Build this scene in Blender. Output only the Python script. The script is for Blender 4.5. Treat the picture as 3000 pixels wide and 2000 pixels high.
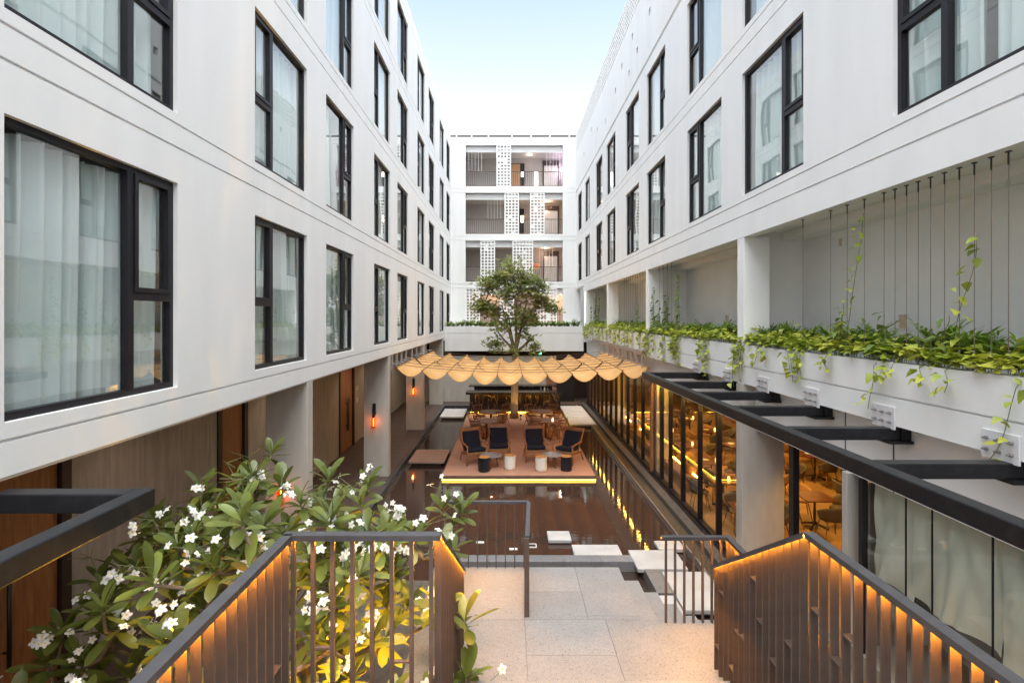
import bpy, bmesh, math, random
from mathutils import Vector, Matrix, noise as mnoise
R = math.radians
PI = math.pi
rnd = random.Random(7)
scn = bpy.context.scene
COL = scn.collection
for o in list(bpy.data.objects):
    bpy.data.objects.remove(o)

# ------------------------------------------------------------------ camera, sky, sun, exposure
CAMZ = 5.08
cam_d = bpy.data.cameras.new('camera')
cam = bpy.data.objects.new('camera', cam_d)
COL.objects.link(cam)
cam.location = (0, 0, CAMZ)
cam.rotation_euler = (R(90), 0, 0)
cam_d.sensor_width = 36.0
cam_d.lens = 18.0
cam_d.shift_x = 11 / 3000
cam_d.shift_y = -70 / 3000
cam_d.clip_start = 0.05
cam_d.clip_end = 1500
scn.camera = cam

SUN_EL, SUN_ROT = R(74), R(172)
world = bpy.data.worlds.new('World')
scn.world = world
world.use_nodes = True
wn = world.node_tree.nodes
wl = world.node_tree.links
sky = wn.new('ShaderNodeTexSky')
sky.sky_type = 'NISHITA'
sky.sun_disc = False
sky.sun_elevation = SUN_EL
sky.sun_rotation = SUN_ROT
sky.air_density = 1.0
sky.dust_density = 4.0
sky.ozone_density = 1.2
bgn = wn['Background']
# pale haze that thickens towards the horizon all round
stc = wn.new('ShaderNodeTexCoord')
sxyz = wn.new('ShaderNodeSeparateXYZ')
wl.new(stc.outputs['Generated'], sxyz.inputs[0])
srp = wn.new('ShaderNodeValToRGB')
srp.color_ramp.elements[0].position = 0.30
srp.color_ramp.elements[0].color = (0.97, 0.97, 0.97, 1)
srp.color_ramp.elements[1].position = 0.62
srp.color_ramp.elements[1].color = (0.10, 0.10, 0.10, 1)
e_ = srp.color_ramp.elements.new(0.44); e_.color = (0.50, 0.50, 0.50, 1)
wl.new(sxyz.outputs['Z'], srp.inputs[0])
smx = wn.new('ShaderNodeMix')
smx.data_type = 'RGBA'
wl.new(srp.outputs[0], smx.inputs[0])
stn = wn.new('ShaderNodeMix')
stn.data_type = 'RGBA'
stn.blend_type = 'MULTIPLY'
stn.inputs[0].default_value = 1.0
wl.new(sky.outputs[0], stn.inputs[6])
stn.inputs[7].default_value = (0.86, 1.01, 0.99, 1)
wl.new(stn.outputs[2], smx.inputs[6])
smx.inputs[7].default_value = (3.45, 3.47, 3.52, 1)
wl.new(smx.outputs[2], bgn.inputs[0])
bgn.inputs[1].default_value = 0.1

sun_d = bpy.data.lights.new('sun', 'SUN')
sun_d.energy = 1.5
sun_d.angle = R(85)
sun_d.color = (1.0, 0.97, 0.95)
sun = bpy.data.objects.new('sun', sun_d)
COL.objects.link(sun)
sun_dir = Vector((math.sin(SUN_ROT) * math.cos(SUN_EL), math.cos(SUN_ROT) * math.cos(SUN_EL), math.sin(SUN_EL)))
sun.rotation_euler = sun_dir.to_track_quat('Z', 'Y').to_euler()
sun.location = (0, -20, 60)

vs = scn.view_settings
vs.view_transform = 'Standard'
vs.look = 'None'
vs.gamma = 1.0
vs.use_curve_mapping = False
vs.exposure = 1.9
scn.cycles.use_denoising = True
scn.cycles.max_bounces = 10
scn.cycles.diffuse_bounces = 5
scn.cycles.transparent_max_bounces = 24
scn.cycles.caustics_reflective = False
scn.cycles.caustics_refractive = False
scn.cycles.sample_clamp_indirect = 6.0

# ------------------------------------------------------------------ materials
MATS = {}

def mat(name, col, rough=0.6, metal=0.0, var=0.0, vscale=3.0, stretch=(1, 1, 1), bump=0.0, bscale=40.0,
        col2=None, detail=4.0, rand=0.0, spec=0.5, lo=0.35, hi=0.65, trans=0.0):
    m = bpy.data.materials.new(name)
    m.use_nodes = True
    nt = m.node_tree
    n, l = nt.nodes, nt.links
    p = n['Principled BSDF']
    p.inputs['Roughness'].default_value = rough
    p.inputs['Metallic'].default_value = metal
    p.inputs['Specular IOR Level'].default_value = spec
    tc = n.new('ShaderNodeTexCoord')
    mp = n.new('ShaderNodeMapping')
    mp.inputs['Scale'].default_value = stretch
    l.new(tc.outputs['Object'], mp.inputs[0])
    colout = None
    if var > 0 or col2:
        nz = n.new('ShaderNodeTexNoise')
        nz.inputs['Scale'].default_value = vscale
        nz.inputs['Detail'].default_value = detail
        l.new(mp.outputs[0], nz.inputs['Vector'])
        rp = n.new('ShaderNodeValToRGB')
        c2 = col2 if col2 else tuple(min(1, c * (1 + var)) for c in col)
        c1 = col if col2 else tuple(c * (1 - var) for c in col)
        rp.color_ramp.elements[0].color = (*c1, 1)
        rp.color_ramp.elements[1].color = (*c2, 1)
        rp.color_ramp.elements[0].position = lo
        rp.color_ramp.elements[1].position = hi
        l.new(nz.outputs['Fac'], rp.inputs[0])
        colout = rp.outputs[0]
    if rand > 0:
        oi = n.new('ShaderNodeObjectInfo')
        mr = n.new('ShaderNodeMapRange')
        mr.inputs[3].default_value = 1 - rand
        mr.inputs[4].default_value = 1 + rand
        l.new(oi.outputs['Random'], mr.inputs[0])
        mx = n.new('ShaderNodeMix')
        mx.data_type = 'RGBA'
        mx.blend_type = 'MULTIPLY'
        mx.inputs[0].default_value = 1
        if colout:
            l.new(colout, mx.inputs[6])
        else:
            mx.inputs[6].default_value = (*col, 1)
        l.new(mr.outputs[0], mx.inputs[7])
        colout = mx.outputs[2]
    if colout:
        l.new(colout, p.inputs['Base Color'])
    else:
        p.inputs['Base Color'].default_value = (*col, 1)
    if bump > 0:
        nb = n.new('ShaderNodeTexNoise')
        nb.inputs['Scale'].default_value = bscale
        nb.inputs['Detail'].default_value = 5
        l.new(mp.outputs[0], nb.inputs['Vector'])
        b = n.new('ShaderNodeBump')
        b.inputs['Strength'].default_value = bump
        b.inputs['Distance'].default_value = 0.02
        l.new(nb.outputs['Fac'], b.inputs['Height'])
        l.new(b.outputs[0], p.inputs['Normal'])
    if trans > 0:
        tr = n.new('ShaderNodeBsdfTranslucent')
        if colout:
            l.new(colout, tr.inputs[0])
        else:
            tr.inputs[0].default_value = (*col, 1)
        ms = n.new('ShaderNodeMixShader')
        ms.inputs[0].default_value = trans
        l.new(p.outputs[0], ms.inputs[1])
        l.new(tr.outputs[0], ms.inputs[2])
        l.new(ms.outputs[0], n['Material Output'].inputs[0])
    MATS[name] = m
    return m

def emit(name, col, strength):
    m = bpy.data.materials.new(name)
    m.use_nodes = True
    n, l = m.node_tree.nodes, m.node_tree.links
    n.remove(n['Principled BSDF'])
    e = n.new('ShaderNodeEmission')
    e.inputs[0].default_value = (*col, 1)
    e.inputs[1].default_value = strength
    l.new(e.outputs[0], n['Material Output'].inputs[0])
    MATS[name] = m
    return m

def glass(name, tint, gain=1.4, base=0.04, rough=0.0, wobble=0.0):
    m = bpy.data.materials.new(name)
    m.use_nodes = True
    n, l = m.node_tree.nodes, m.node_tree.links
    n.remove(n['Principled BSDF'])
    t = n.new('ShaderNodeBsdfTransparent')
    t.inputs[0].default_value = (*tint, 1)
    g = n.new('ShaderNodeBsdfGlossy')
    g.inputs['Roughness'].default_value = rough
    g.inputs[0].default_value = (0.97, 0.98, 0.97, 1)
    lw_ = n.new('ShaderNodeLayerWeight')
    lw_.inputs[0].default_value = 0.5
    pw_ = n.new('ShaderNodeMath')
    pw_.operation = 'POWER'
    pw_.inputs[1].default_value = 3.2
    l.new(lw_.outputs['Facing'], pw_.inputs[0])
    ma = n.new('ShaderNodeMath')
    ma.operation = 'MULTIPLY_ADD'
    ma.use_clamp = True
    ma.inputs[1].default_value = gain
    ma.inputs[2].default_value = base
    l.new(pw_.outputs[0], ma.inputs[0])
    if wobble > 0:
        tc = n.new('ShaderNodeTexCoord')
        nz = n.new('ShaderNodeTexNoise')
        nz.inputs['Scale'].default_value = 1.1
        nz.inputs['Detail'].default_value = 1
        l.new(tc.outputs['Object'], nz.inputs['Vector'])
        b = n.new('ShaderNodeBump')
        b.inputs['Strength'].default_value = wobble
        b.inputs['Distance'].default_value = 0.05
        l.new(nz.outputs['Fac'], b.inputs['Height'])
        l.new(b.outputs[0], g.inputs['Normal'])
    mx = n.new('ShaderNodeMixShader')
    geo = n.new('ShaderNodeNewGeometry')
    inv = n.new('ShaderNodeMath')
    inv.operation = 'SUBTRACT'
    inv.inputs[0].default_value = 1.0
    l.new(geo.outputs['Backfacing'], inv.inputs[1])
    mu = n.new('ShaderNodeMath')
    mu.operation = 'MULTIPLY'
    l.new(ma.outputs[0], mu.inputs[0])
    l.new(inv.outputs[0], mu.inputs[1])
    l.new(mu.outputs[0], mx.inputs[0])
    l.new(t.outputs[0], mx.inputs[1])
    l.new(g.outputs[0], mx.inputs[2])
    l.new(mx.outputs[0], n['Material Output'].inputs[0])
    MATS[name] = m
    return m

WHITE = mat('white_render', (0.78, 0.78, 0.775), 0.75, var=0.028, vscale=1.3, stretch=(1.5, 1.5, 0.22), bump=0.22, bscale=3.5, detail=7)
WHITE2 = mat('white_paint', (0.82, 0.82, 0.815), 0.7, var=0.03, vscale=1.0, bump=0.05, bscale=20)
GREYW = mat('grey_render', (0.86, 0.85, 0.84), 0.8, var=0.04, vscale=1.2, bump=0.15, bscale=30)
DROOM = mat('room_dark', (0.32, 0.29, 0.26), 0.9)
FRAME = mat('window_frame_metal', (0.011, 0.0095, 0.013), 0.45, var=0.15, vscale=6, spec=0.35)
STEEL = mat('black_steel', (0.010, 0.010, 0.013), 0.42, var=0.4, vscale=9, bump=0.06, bscale=30, col2=(0.022, 0.022, 0.026), lo=0.5, hi=0.8, spec=0.4)
BRONZE = mat('bronze_metal', (0.100, 0.070, 0.057), 0.5, metal=0.0, var=0.1, vscale=8, bump=0.05, bscale=120)
RAILTOP = mat('rail_cap_metal', (0.085, 0.082, 0.088), 0.4, metal=0.3, var=0.1, vscale=8, bump=0.04, bscale=120)
CONC = mat('board_concrete', (0.30, 0.282, 0.262), 0.8, col2=(0.41, 0.388, 0.362), vscale=3.0, stretch=(5, 5, 0.5), bump=0.12, bscale=14, lo=0.3, hi=0.7)
CONC2 = mat('smooth_concrete', (0.44, 0.41, 0.37), 0.75, col2=(0.53, 0.50, 0.455), vscale=1.6, stretch=(3, 3, 0.6), bump=0.08, bscale=20, lo=0.3, hi=0.7)
WOODD = mat('door_wood', (0.19, 0.075, 0.022), 0.45, col2=(0.33, 0.14, 0.042), vscale=3.0, stretch=(7, 7, 0.8), bump=0.1, bscale=20, lo=0.3, hi=0.7)
WOODL = mat('pale_wood', (0.42, 0.22, 0.10), 0.5, col2=(0.52, 0.30, 0.15), vscale=4, stretch=(1, 1, 9), lo=0.3, hi=0.7)
TILEB = mat('brown_tile', (0.080, 0.055, 0.046), 0.5, var=0.12, vscale=5, bump=0.05, bscale=60, rand=0.10)
DECKM = mat('deck_wood', (0.42, 0.215, 0.145), 0.6, col2=(0.51, 0.285, 0.205), vscale=2.2, stretch=(0.7, 6, 6), bump=0.12, bscale=20, lo=0.3, hi=0.7)
TEAK = mat('teak', (0.30, 0.125, 0.047), 0.42, col2=(0.40, 0.18, 0.07), vscale=5, stretch=(2, 2, 2), lo=0.3, hi=0.7)
WALNUT = mat('chair_wood', (0.20, 0.075, 0.034), 0.4, col2=(0.30, 0.12, 0.055), vscale=6, lo=0.3, hi=0.7)
TABLEW = mat('table_wood', (0.21, 0.105, 0.062), 0.45, col2=(0.27, 0.14, 0.085), vscale=4, stretch=(1, 8, 1), lo=0.3, hi=0.7)
NAVY = mat('navy_cloth', (0.010, 0.013, 0.030), 0.9, var=0.15, vscale=12, bump=0.3, bscale=160)
CORD = mat('woven_cord', (0.40, 0.24, 0.11), 0.8, var=0.2, vscale=60, stretch=(1, 1, 1))
CERW = mat('white_ceramic', (0.84, 0.82, 0.77), 0.35, var=0.03, vscale=5, bump=0.15, bscale=8)
CERB = mat('navy_ceramic', (0.010, 0.014, 0.024), 0.38, var=0.2, vscale=5, bump=0.2, bscale=8)
CERO = mat('amber_wood_top', (0.46, 0.20, 0.055), 0.5, col2=(0.56, 0.28, 0.09), vscale=8, lo=0.3, hi=0.7)
TABTOP = mat('grey_gloss_top', (0.34, 0.31, 0.32), 0.06, spec=0.9)
KERB = mat('black_granite', (0.035, 0.036, 0.040), 0.32, col2=(0.060, 0.060, 0.066), vscale=14, bump=0.05, bscale=60, rand=0.12, lo=0.3, hi=0.7)
KERBF = mat('sky_sheen_granite', (0.15, 0.155, 0.17), 0.3, col2=(0.21, 0.215, 0.23), vscale=14, bump=0.05, bscale=60, rand=0.15, lo=0.3, hi=0.7)  # front kerb granite, sky reflection put into its paler bluish base colour
KERBW = mat('wet_stone', (0.075, 0.07, 0.068), 0.3, col2=(0.12, 0.113, 0.108), vscale=9, bump=0.08, bscale=40, rand=0.12, lo=0.3, hi=0.7)
GRAVEL = mat('gravel_trough', (0.03, 0.022, 0.014), 0.8, col2=(0.12, 0.08, 0.04), vscale=40, bump=0.6, bscale=60, lo=0.35, hi=0.65)
SLABW = mat('white_slab', (0.44, 0.435, 0.44), 0.45, col2=(0.52, 0.51, 0.52), vscale=1.7, bump=0.05, bscale=60, lo=0.35, hi=0.6)
SLABB = mat('brown_slab', (0.40, 0.25, 0.19), 0.6, var=0.06, vscale=3, bump=0.06, bscale=60)
ALU = mat('painted_plate', (0.66, 0.65, 0.67), 0.5, var=0.04, vscale=5, bump=0.04, bscale=40)
BOLTM = mat('bolt_metal', (0.34, 0.31, 0.30), 0.3, metal=0.6)
CABLE = mat('steel_cable', (0.20, 0.165, 0.145), 0.4, metal=0.5)
CABLED = mat('dark_cable', (0.12, 0.09, 0.07), 0.4, metal=0.5)
STEELG = mat('galvanised_fin', (0.36, 0.32, 0.31), 0.5, metal=0.3, var=0.08, vscale=5)
CLOTH = mat('ochre_canvas', (0.72, 0.41, 0.15), 0.85, col2=(0.80, 0.50, 0.21), vscale=1.0, bump=0.35, bscale=6, rand=0.07, trans=0.35, lo=0.35, hi=0.65)
BATTEN = mat('ochre_batten', (0.40, 0.21, 0.05), 0.5)
CURT = mat('sheer_curtain', (0.84, 0.90, 0.90), 0.85, var=0.03, vscale=2, trans=0.06)
CURTG = mat('sage_curtain', (0.50, 0.57, 0.50), 0.8, col2=(0.60, 0.66, 0.58), vscale=1.4, stretch=(2, 2, 0.6), lo=0.35, hi=0.65, bump=0.25, bscale=5)
GPIPE = mat('green_pipe', (0.012, 0.20, 0.075), 0.35)
NICHE = mat('niche_box', (0.62, 0.47, 0.34), 0.6, var=0.05)
BARK = mat('grey_bark', (0.20, 0.145, 0.10), 0.9, col2=(0.33, 0.25, 0.18), vscale=9, stretch=(1, 1, 0.35), bump=0.5, bscale=25, lo=0.3, hi=0.7)
BARKF = mat('frangipani_bark', (0.15, 0.11, 0.075), 0.85, col2=(0.26, 0.20, 0.14), vscale=16, bump=0.5, bscale=45, lo=0.3, hi=0.7)
LEAFF = mat('frangipani_leaf', (0.12, 0.16, 0.034), 0.24, col2=(0.23, 0.265, 0.06), vscale=3, rand=0.35, trans=0.3, lo=0.3, hi=0.7)
LEAFT = mat('tree_leaf', (0.18, 0.225, 0.065), 0.42, col2=(0.38, 0.40, 0.14), vscale=1.1, trans=0.4, lo=0.35, hi=0.65)
LEAFP = mat('pothos_leaf', (0.23, 0.31, 0.03), 0.42, col2=(0.46, 0.47, 0.06), vscale=2.5, trans=0.30, lo=0.35, hi=0.65)
LEAFG = mat('planter_leaf', (0.09, 0.19, 0.02), 0.35, col2=(0.27, 0.40, 0.045), vscale=1.5, trans=0.25, lo=0.35, hi=0.65)
LEAFD = mat('ivy_leaf', (0.080, 0.14, 0.025), 0.42, col2=(0.20, 0.27, 0.045), vscale=2.5, trans=0.2, lo=0.35, hi=0.65)
STEM = mat('green_stem', (0.13, 0.15, 0.04), 0.6)
PETAL = mat('white_petal', (0.86, 0.85, 0.81), 0.6, trans=0.2)
PETALY = mat('yellow_petal', (0.85, 0.55, 0.03), 0.6)
SOIL = mat('soil', (0.035, 0.025, 0.018), 0.95, bump=0.5, bscale=40)
MARB = None
LED = emit('led_amber', (1.0, 0.50, 0.05), 14)
LEDG = emit('led_guard', (1.0, 0.40, 0.03), 165)
LEDY = emit('led_yellow', (1.0, 0.62, 0.06), 4.5)
LEDS = emit('led_soft', (1.0, 0.56, 0.14), 5)
LEDK = emit('led_cove', (1.0, 0.55, 0.08), 22)
LEDC = emit('led_candle', (1.0, 0.55, 0.10), 1.6)
BULB = emit('filament', (1.0, 0.35, 0.06), 11)
LAMPW = emit('lamp_white', (1.0, 0.93, 0.86), 2.4)
LAMPC = emit('lamp_warm', (1.0, 0.66, 0.36), 8)
LAMPP = emit('lamp_cool', (0.95, 0.78, 1.0), 14)
ROSE = mat('orange_print', (0.75, 0.22, 0.08), 0.7, col2=(0.85, 0.40, 0.22), vscale=9, lo=0.45, hi=0.55)
GLASSW = glass('window_glass', (0.955, 0.985, 0.98), 0.95, 0.18, wobble=0.035)
GLASSR = glass('restaurant_glass', (0.975, 0.97, 0.955), 0.6, 0.035, wobble=0.02)
GLASSB = glass('balustrade_glass', (0.97, 0.98, 0.98), 0.5, 0.03)
AMBG = glass('amber_glass', (1.0, 0.55, 0.25), 0.5, 0.03)
CARPET = mat('restaurant_floor', (0.27, 0.165, 0.075), 0.55, var=0.15, vscale=3, bump=0.03)
RCEIL = mat('restaurant_ceiling', (0.16, 0.12, 0.09), 0.9)
RWALL = mat('restaurant_wall', (0.26, 0.17, 0.10), 0.8, var=0.2, vscale=2)
SHELLT = mat('tan_shell', (0.30, 0.17, 0.075), 0.6, var=0.06)
SHELLG = mat('grey_shell', (0.075, 0.062, 0.055), 0.6, var=0.06)
IRON = mat('cast_iron', (0.012, 0.011, 0.011), 0.4)
REDTOP = mat('red_wood_top', (0.075, 0.022, 0.011), 0.3, col2=(0.11, 0.035, 0.018), vscale=5, stretch=(1, 9, 1), lo=0.3, hi=0.7)

def terrazzo():
    m = mat('terrazzo', (0.6, 0.56, 0.53), 0.55)
    n, l = m.node_tree.nodes, m.node_tree.links
    p = n['Principled BSDF']
    tc = n.new('ShaderNodeTexCoord')
    v = n.new('ShaderNodeTexVoronoi')
    v.inputs['Scale'].default_value = 75
    l.new(tc.outputs['Object'], v.inputs['Vector'])
    nz = n.new('ShaderNodeTexNoise')
    nz.inputs['Scale'].default_value = 95
    nz.inputs['Detail'].default_value = 3
    l.new(tc.outputs['Object'], nz.inputs['Vector'])
    r1 = n.new('ShaderNodeValToRGB')
    e = r1.color_ramp.elements
    e[0].color = (0.275, 0.272, 0.275, 1); e[0].position = 0.0
    e[1].color = (0.235, 0.232, 0.236, 1); e[1].position = 1.0
    l.new(v.outputs['Color'], r1.inputs[0])
    r2 = n.new('ShaderNodeValToRGB')
    f = r2.color_ramp.elements
    f[0].color = (0.25, 0.23, 0.22, 1); f[0].position = 0.34
    f[1].color = (1, 1, 1, 1); f[1].position = 0.44
    l.new(nz.outputs['Fac'], r2.inputs[0])
    mx = n.new('ShaderNodeMix')
    mx.data_type = 'RGBA'; mx.blend_type = 'MULTIPLY'; mx.inputs[0].default_value = 0.75
    l.new(r1.outputs[0], mx.inputs[6]); l.new(r2.outputs[0], mx.inputs[7])
    oi = n.new('ShaderNodeObjectInfo')
    wear = n.new('ShaderNodeTexNoise')
    wear.inputs['Scale'].default_value = 2.2
    wear.inputs['Detail'].default_value = 6
    l.new(tc.outputs['Object'], wear.inputs['Vector'])
    ad = n.new('ShaderNodeMath'); ad.operation = 'MULTIPLY_ADD'
    ad.inputs[1].default_value = 0.09
    l.new(oi.outputs['Random'], ad.inputs[0])
    mr = n.new('ShaderNodeMapRange')
    mr.inputs[1].default_value = 0.3; mr.inputs[2].default_value = 0.7
    mr.inputs[3].default_value = 0.84; mr.inputs[4].default_value = 0.98
    l.new(wear.outputs['Fac'], mr.inputs[0])
    l.new(mr.outputs[0], ad.inputs[2])
    m2 = n.new('ShaderNodeMix')
    m2.data_type = 'RGBA'; m2.blend_type = 'MULTIPLY'; m2.inputs[0].default_value = 1
    l.new(mx.outputs[2], m2.inputs[6]); l.new(ad.outputs[0], m2.inputs[7])
    l.new(m2.outputs[2], p.inputs['Base Color'])
    return m
TERR = terrazzo()

def marble():
    m = mat('black_marble', (0.012, 0.010, 0.009), 0.16, spec=0.6)
    n, l = m.node_tree.nodes, m.node_tree.links
    p = n['Principled BSDF']
    tc = n.new('ShaderNodeTexCoord')
    mp = n.new('ShaderNodeMapping')
    mp.inputs['Rotation'].default_value = (0, R(38), 0)
    mp.inputs['Scale'].default_value = (1, 1, 0.35)
    l.new(tc.outputs['Object'], mp.inputs[0])
    nz = n.new('ShaderNodeTexNoise')
    nz.inputs['Scale'].default_value = 1.9
    nz.inputs['Detail'].default_value = 7
    nz.inputs['Distortion'].default_value = 0.8
    l.new(mp.outputs[0], nz.inputs['Vector'])
    r = n.new('ShaderNodeValToRGB')
    e = r.color_ramp.elements
    e[0].color = (0.014, 0.011, 0.010, 1); e[0].position = 0.46
    e[1].color = (0.014, 0.011, 0.010, 1); e[1].position = 0.54
    k = e.new(0.5); k.color = (0.17, 0.12, 0.08, 1)
    k = e.new(0.49); k.color = (0.03, 0.022, 0.016, 1)
    k = e.new(0.51); k.color = (0.03, 0.022, 0.016, 1)
    l.new(nz.outputs['Fac'], r.inputs[0])
    l.new(r.outputs[0], p.inputs['Base Color'])
    return m
MARB = marble()

def water():
    m = mat('pool_water', (0.048, 0.030, 0.024), 0.015, spec=0.8)
    n, l = m.node_tree.nodes, m.node_tree.links
    p = n['Principled BSDF']
    p.inputs['IOR'].default_value = 1.45
    tc = n.new('ShaderNodeTexCoord')
    mp = n.new('ShaderNodeMapping')
    mp.inputs['Scale'].default_value = (0.45, 1.6, 1)
    l.new(tc.outputs['Object'], mp.inputs[0])
    nz = n.new('ShaderNodeTexNoise')
    nz.inputs['Scale'].default_value = 5
    nz.inputs['Detail'].default_value = 3
    l.new(mp.outputs[0], nz.inputs['Vector'])
    b = n.new('ShaderNodeBump')
    b.inputs['Strength'].default_value = 0.13
    b.inputs['Distance'].default_value = 0.012
    l.new(nz.outputs['Fac'], b.inputs['Height'])
    l.new(b.outputs[0], p.inputs['Normal'])
    return m
WATER = water()

# ------------------------------------------------------------------ builders
class MB:
    def __init__(s):
        s.v, s.f, s.mi = [], [], []
        s.cur = 0
    def add(s, verts, faces):
        b = len(s.v)
        s.v += [tuple(p) for p in verts]
        s.f += [tuple(b + i for i in f) for f in faces]
        s.mi += [s.cur] * len(faces)
        return s
    def box(s, x0, x1, y0, y1, z0, z1):
        return s.add([(x0, y0, z0), (x1, y0, z0), (x1, y1, z0), (x0, y1, z0), (x0, y0, z1), (x1, y0, z1), (x1, y1, z1), (x0, y1, z1)],
                     [(0, 3, 2, 1), (4, 5, 6, 7), (0, 1, 5, 4), (1, 2, 6, 5), (2, 3, 7, 6), (3, 0, 4, 7)])
    def bar(s, p0, p1, w, h, up=(0, 0, 1)):
        p0, p1 = Vector(p0), Vector(p1)
        d = (p1 - p0).normalized()
        u = Vector(up)
        a = d.cross(u)
        if a.length < 1e-4:
            a = d.cross(Vector((0, 1, 0)))
        a.normalize()
        u = a.cross(d).normalized()
        vs_ = []
        for p in (p0, p1):
            for sa, su in ((-1, -1), (1, -1), (1, 1), (-1, 1)):
                vs_.append(p + a * (sa * w / 2) + u * (su * h / 2))
        return s.add(vs_, [(0, 3, 2, 1), (4, 5, 6, 7), (0, 1, 5, 4), (1, 2, 6, 5), (2, 3, 7, 6), (3, 0, 4, 7)])
    def tube(s, pts, rad, n=6, caps=True):
        pts = [Vector(p) for p in pts]
        rs = rad if isinstance(rad, (list, tuple)) else [rad] * len(pts)
        vs_, fs = [], []
        ref = None
        for i, p in enumerate(pts):
            d = (pts[min(i + 1, len(pts) - 1)] - pts[max(i - 1, 0)])
            d = d.normalized() if d.length > 1e-9 else Vector((0, 0, 1))
            if ref is None:
                ref = Vector((1, 0, 0)) if abs(d.x) < 0.8 else Vector((0, 1, 0))
            a = (ref - d * ref.dot(d))
            a = a.normalized() if a.length > 1e-6 else d.orthogonal().normalized()
            ref = a
            b = d.cross(a)
            for k in range(n):
                t = 2 * PI * k / n
                vs_.append(p + (a * math.cos(t) + b * math.sin(t)) * rs[i])
        for i in range(len(pts) - 1):
            for k in range(n):
                k2 = (k + 1) % n
                fs.append((i * n + k, i * n + k2, (i + 1) * n + k2, (i + 1) * n + k))
        if caps:
            fs.append(tuple(reversed(range(n))))
            fs.append(tuple(range((len(pts) - 1) * n, len(pts) * n)))
        return s.add(vs_, fs)
    def lathe(s, prof, n=24, c=(0, 0, 0), cap=True):
        vs_, fs = [], []
        for r_, z_ in prof:
            for k in range(n):
                t = 2 * PI * k / n
                vs_.append((c[0] + r_ * math.cos(t), c[1] + r_ * math.sin(t), c[2] + z_))
        m = len(prof)
        for i in range(m - 1):
            for k in range(n):
                k2 = (k + 1) % n
                fs.append((i * n + k, i * n + k2, (i + 1) * n + k2, (i + 1) * n + k))
        if cap:
            fs.append(tuple(reversed(range(n))))
            fs.append(tuple(range((m - 1) * n, m * n)))
        return s.add(vs_, fs)
    def grid(s, fn, nu, nv):
        vs_ = [fn(i / nu, j / nv) for j in range(nv + 1) for i in range(nu + 1)]
        fs = [(j * (nu + 1) + i, j * (nu + 1) + i + 1, (j + 1) * (nu + 1) + i + 1, (j + 1) * (nu + 1) + i) for j in range(nv) for i in range(nu)]
        return s.add(vs_, fs)
    def xform(s, M):
        s.v = [tuple(M @ Vector(p)) for p in s.v]
        return s
    def merge(s, o, M=None):
        vs_ = o.v if M is None else [tuple(M @ Vector(p)) for p in o.v]
        b = len(s.v)
        s.v += vs_
        s.f += [tuple(b + i for i in f) for f in o.f]
        s.mi += o.mi
        return s
    def mesh(s, name, mats, smooth=False, origin=(0, 0, 0)):
        ox, oy, oz = origin
        me = bpy.data.meshes.new(name)
        me.from_pydata([(x - ox, y - oy, z - oz) for x, y, z in s.v], [], s.f)
        if not isinstance(mats, (list, tuple)):
            mats = [mats]
        for m in mats:
            me.materials.append(m)
        if len(mats) > 1:
            me.polygons.foreach_set('material_index', s.mi)
        if smooth:
            me.polygons.foreach_set('use_smooth', [True] * len(me.polygons))
        me.update()
        return me
    def centre(s):
        xs = [p[0] for p in s.v]; ys = [p[1] for p in s.v]; zs = [p[2] for p in s.v]
        return Vector(((min(xs) + max(xs)) / 2, (min(ys) + max(ys)) / 2, (min(zs) + max(zs)) / 2))

WLOC = {}
def link(o, parent=None, wloc=(0, 0, 0)):
    COL.objects.link(o)
    wl_ = Vector(wloc)
    if parent is not None:
        o.parent = parent
        o.location = wl_ - WLOC.get(parent.name, Vector((0, 0, 0)))
    else:
        o.location = wl_
    WLOC[o.name] = wl_
    return o

def tag(o, label=None, cat=None, group=None, kind=None):
    if label: o['label'] = label
    if cat: o['category'] = cat
    if group: o['group'] = group
    if kind: o['kind'] = kind
    return o

def thing(name, label, cat, loc=(0, 0, 0), group=None):
    o = bpy.data.objects.new(name, None)
    o.empty_display_size = 0.1
    link(o, None, loc)
    return tag(o, label, cat, group)

def obj(name, mb, m, parent=None, smooth=False, bevel=0.0, kind=None, auto=None, label=None):
    c = mb.centre()
    me = mb.mesh(name, m, smooth, c)
    o = bpy.data.objects.new(name, me)
    link(o, parent, c)
    if bevel > 0:
        b = o.modifiers.new('bevel', 'BEVEL')
        b.width = bevel; b.segments = 2; b.limit_method = 'ANGLE'
    if auto:
        me.polygons.foreach_set('use_smooth', [True] * len(me.polygons))
        try:
            me.set_sharp_from_angle(angle=R(auto))
        except Exception:
            pass
    if kind: o['kind'] = kind
    if label: o['label'] = label
    return o

def inst(name, me, parent, wloc, rot=None, scale=None):
    o = bpy.data.objects.new(name, me)
    link(o, parent, wloc)
    if rot is not None: o.rotation_euler = rot
    if scale is not None: o.scale = scale if isinstance(scale, (tuple, list)) else (scale,) * 3
    return o

CHILD = {}
def dup(root, loc, rotz, label, group=None):
    r = root.copy(); COL.objects.link(r)
    r.location = loc; r.rotation_euler = (0, 0, rotz)
    WLOC[r.name] = Vector(loc)
    r['label'] = label
    if group: r['group'] = group
    for ch in list(root.children):
        c = ch.copy(); COL.objects.link(c); c.parent = r
        for g in list(ch.children):
            d = g.copy(); COL.objects.link(d); d.parent = c
    return r

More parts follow.
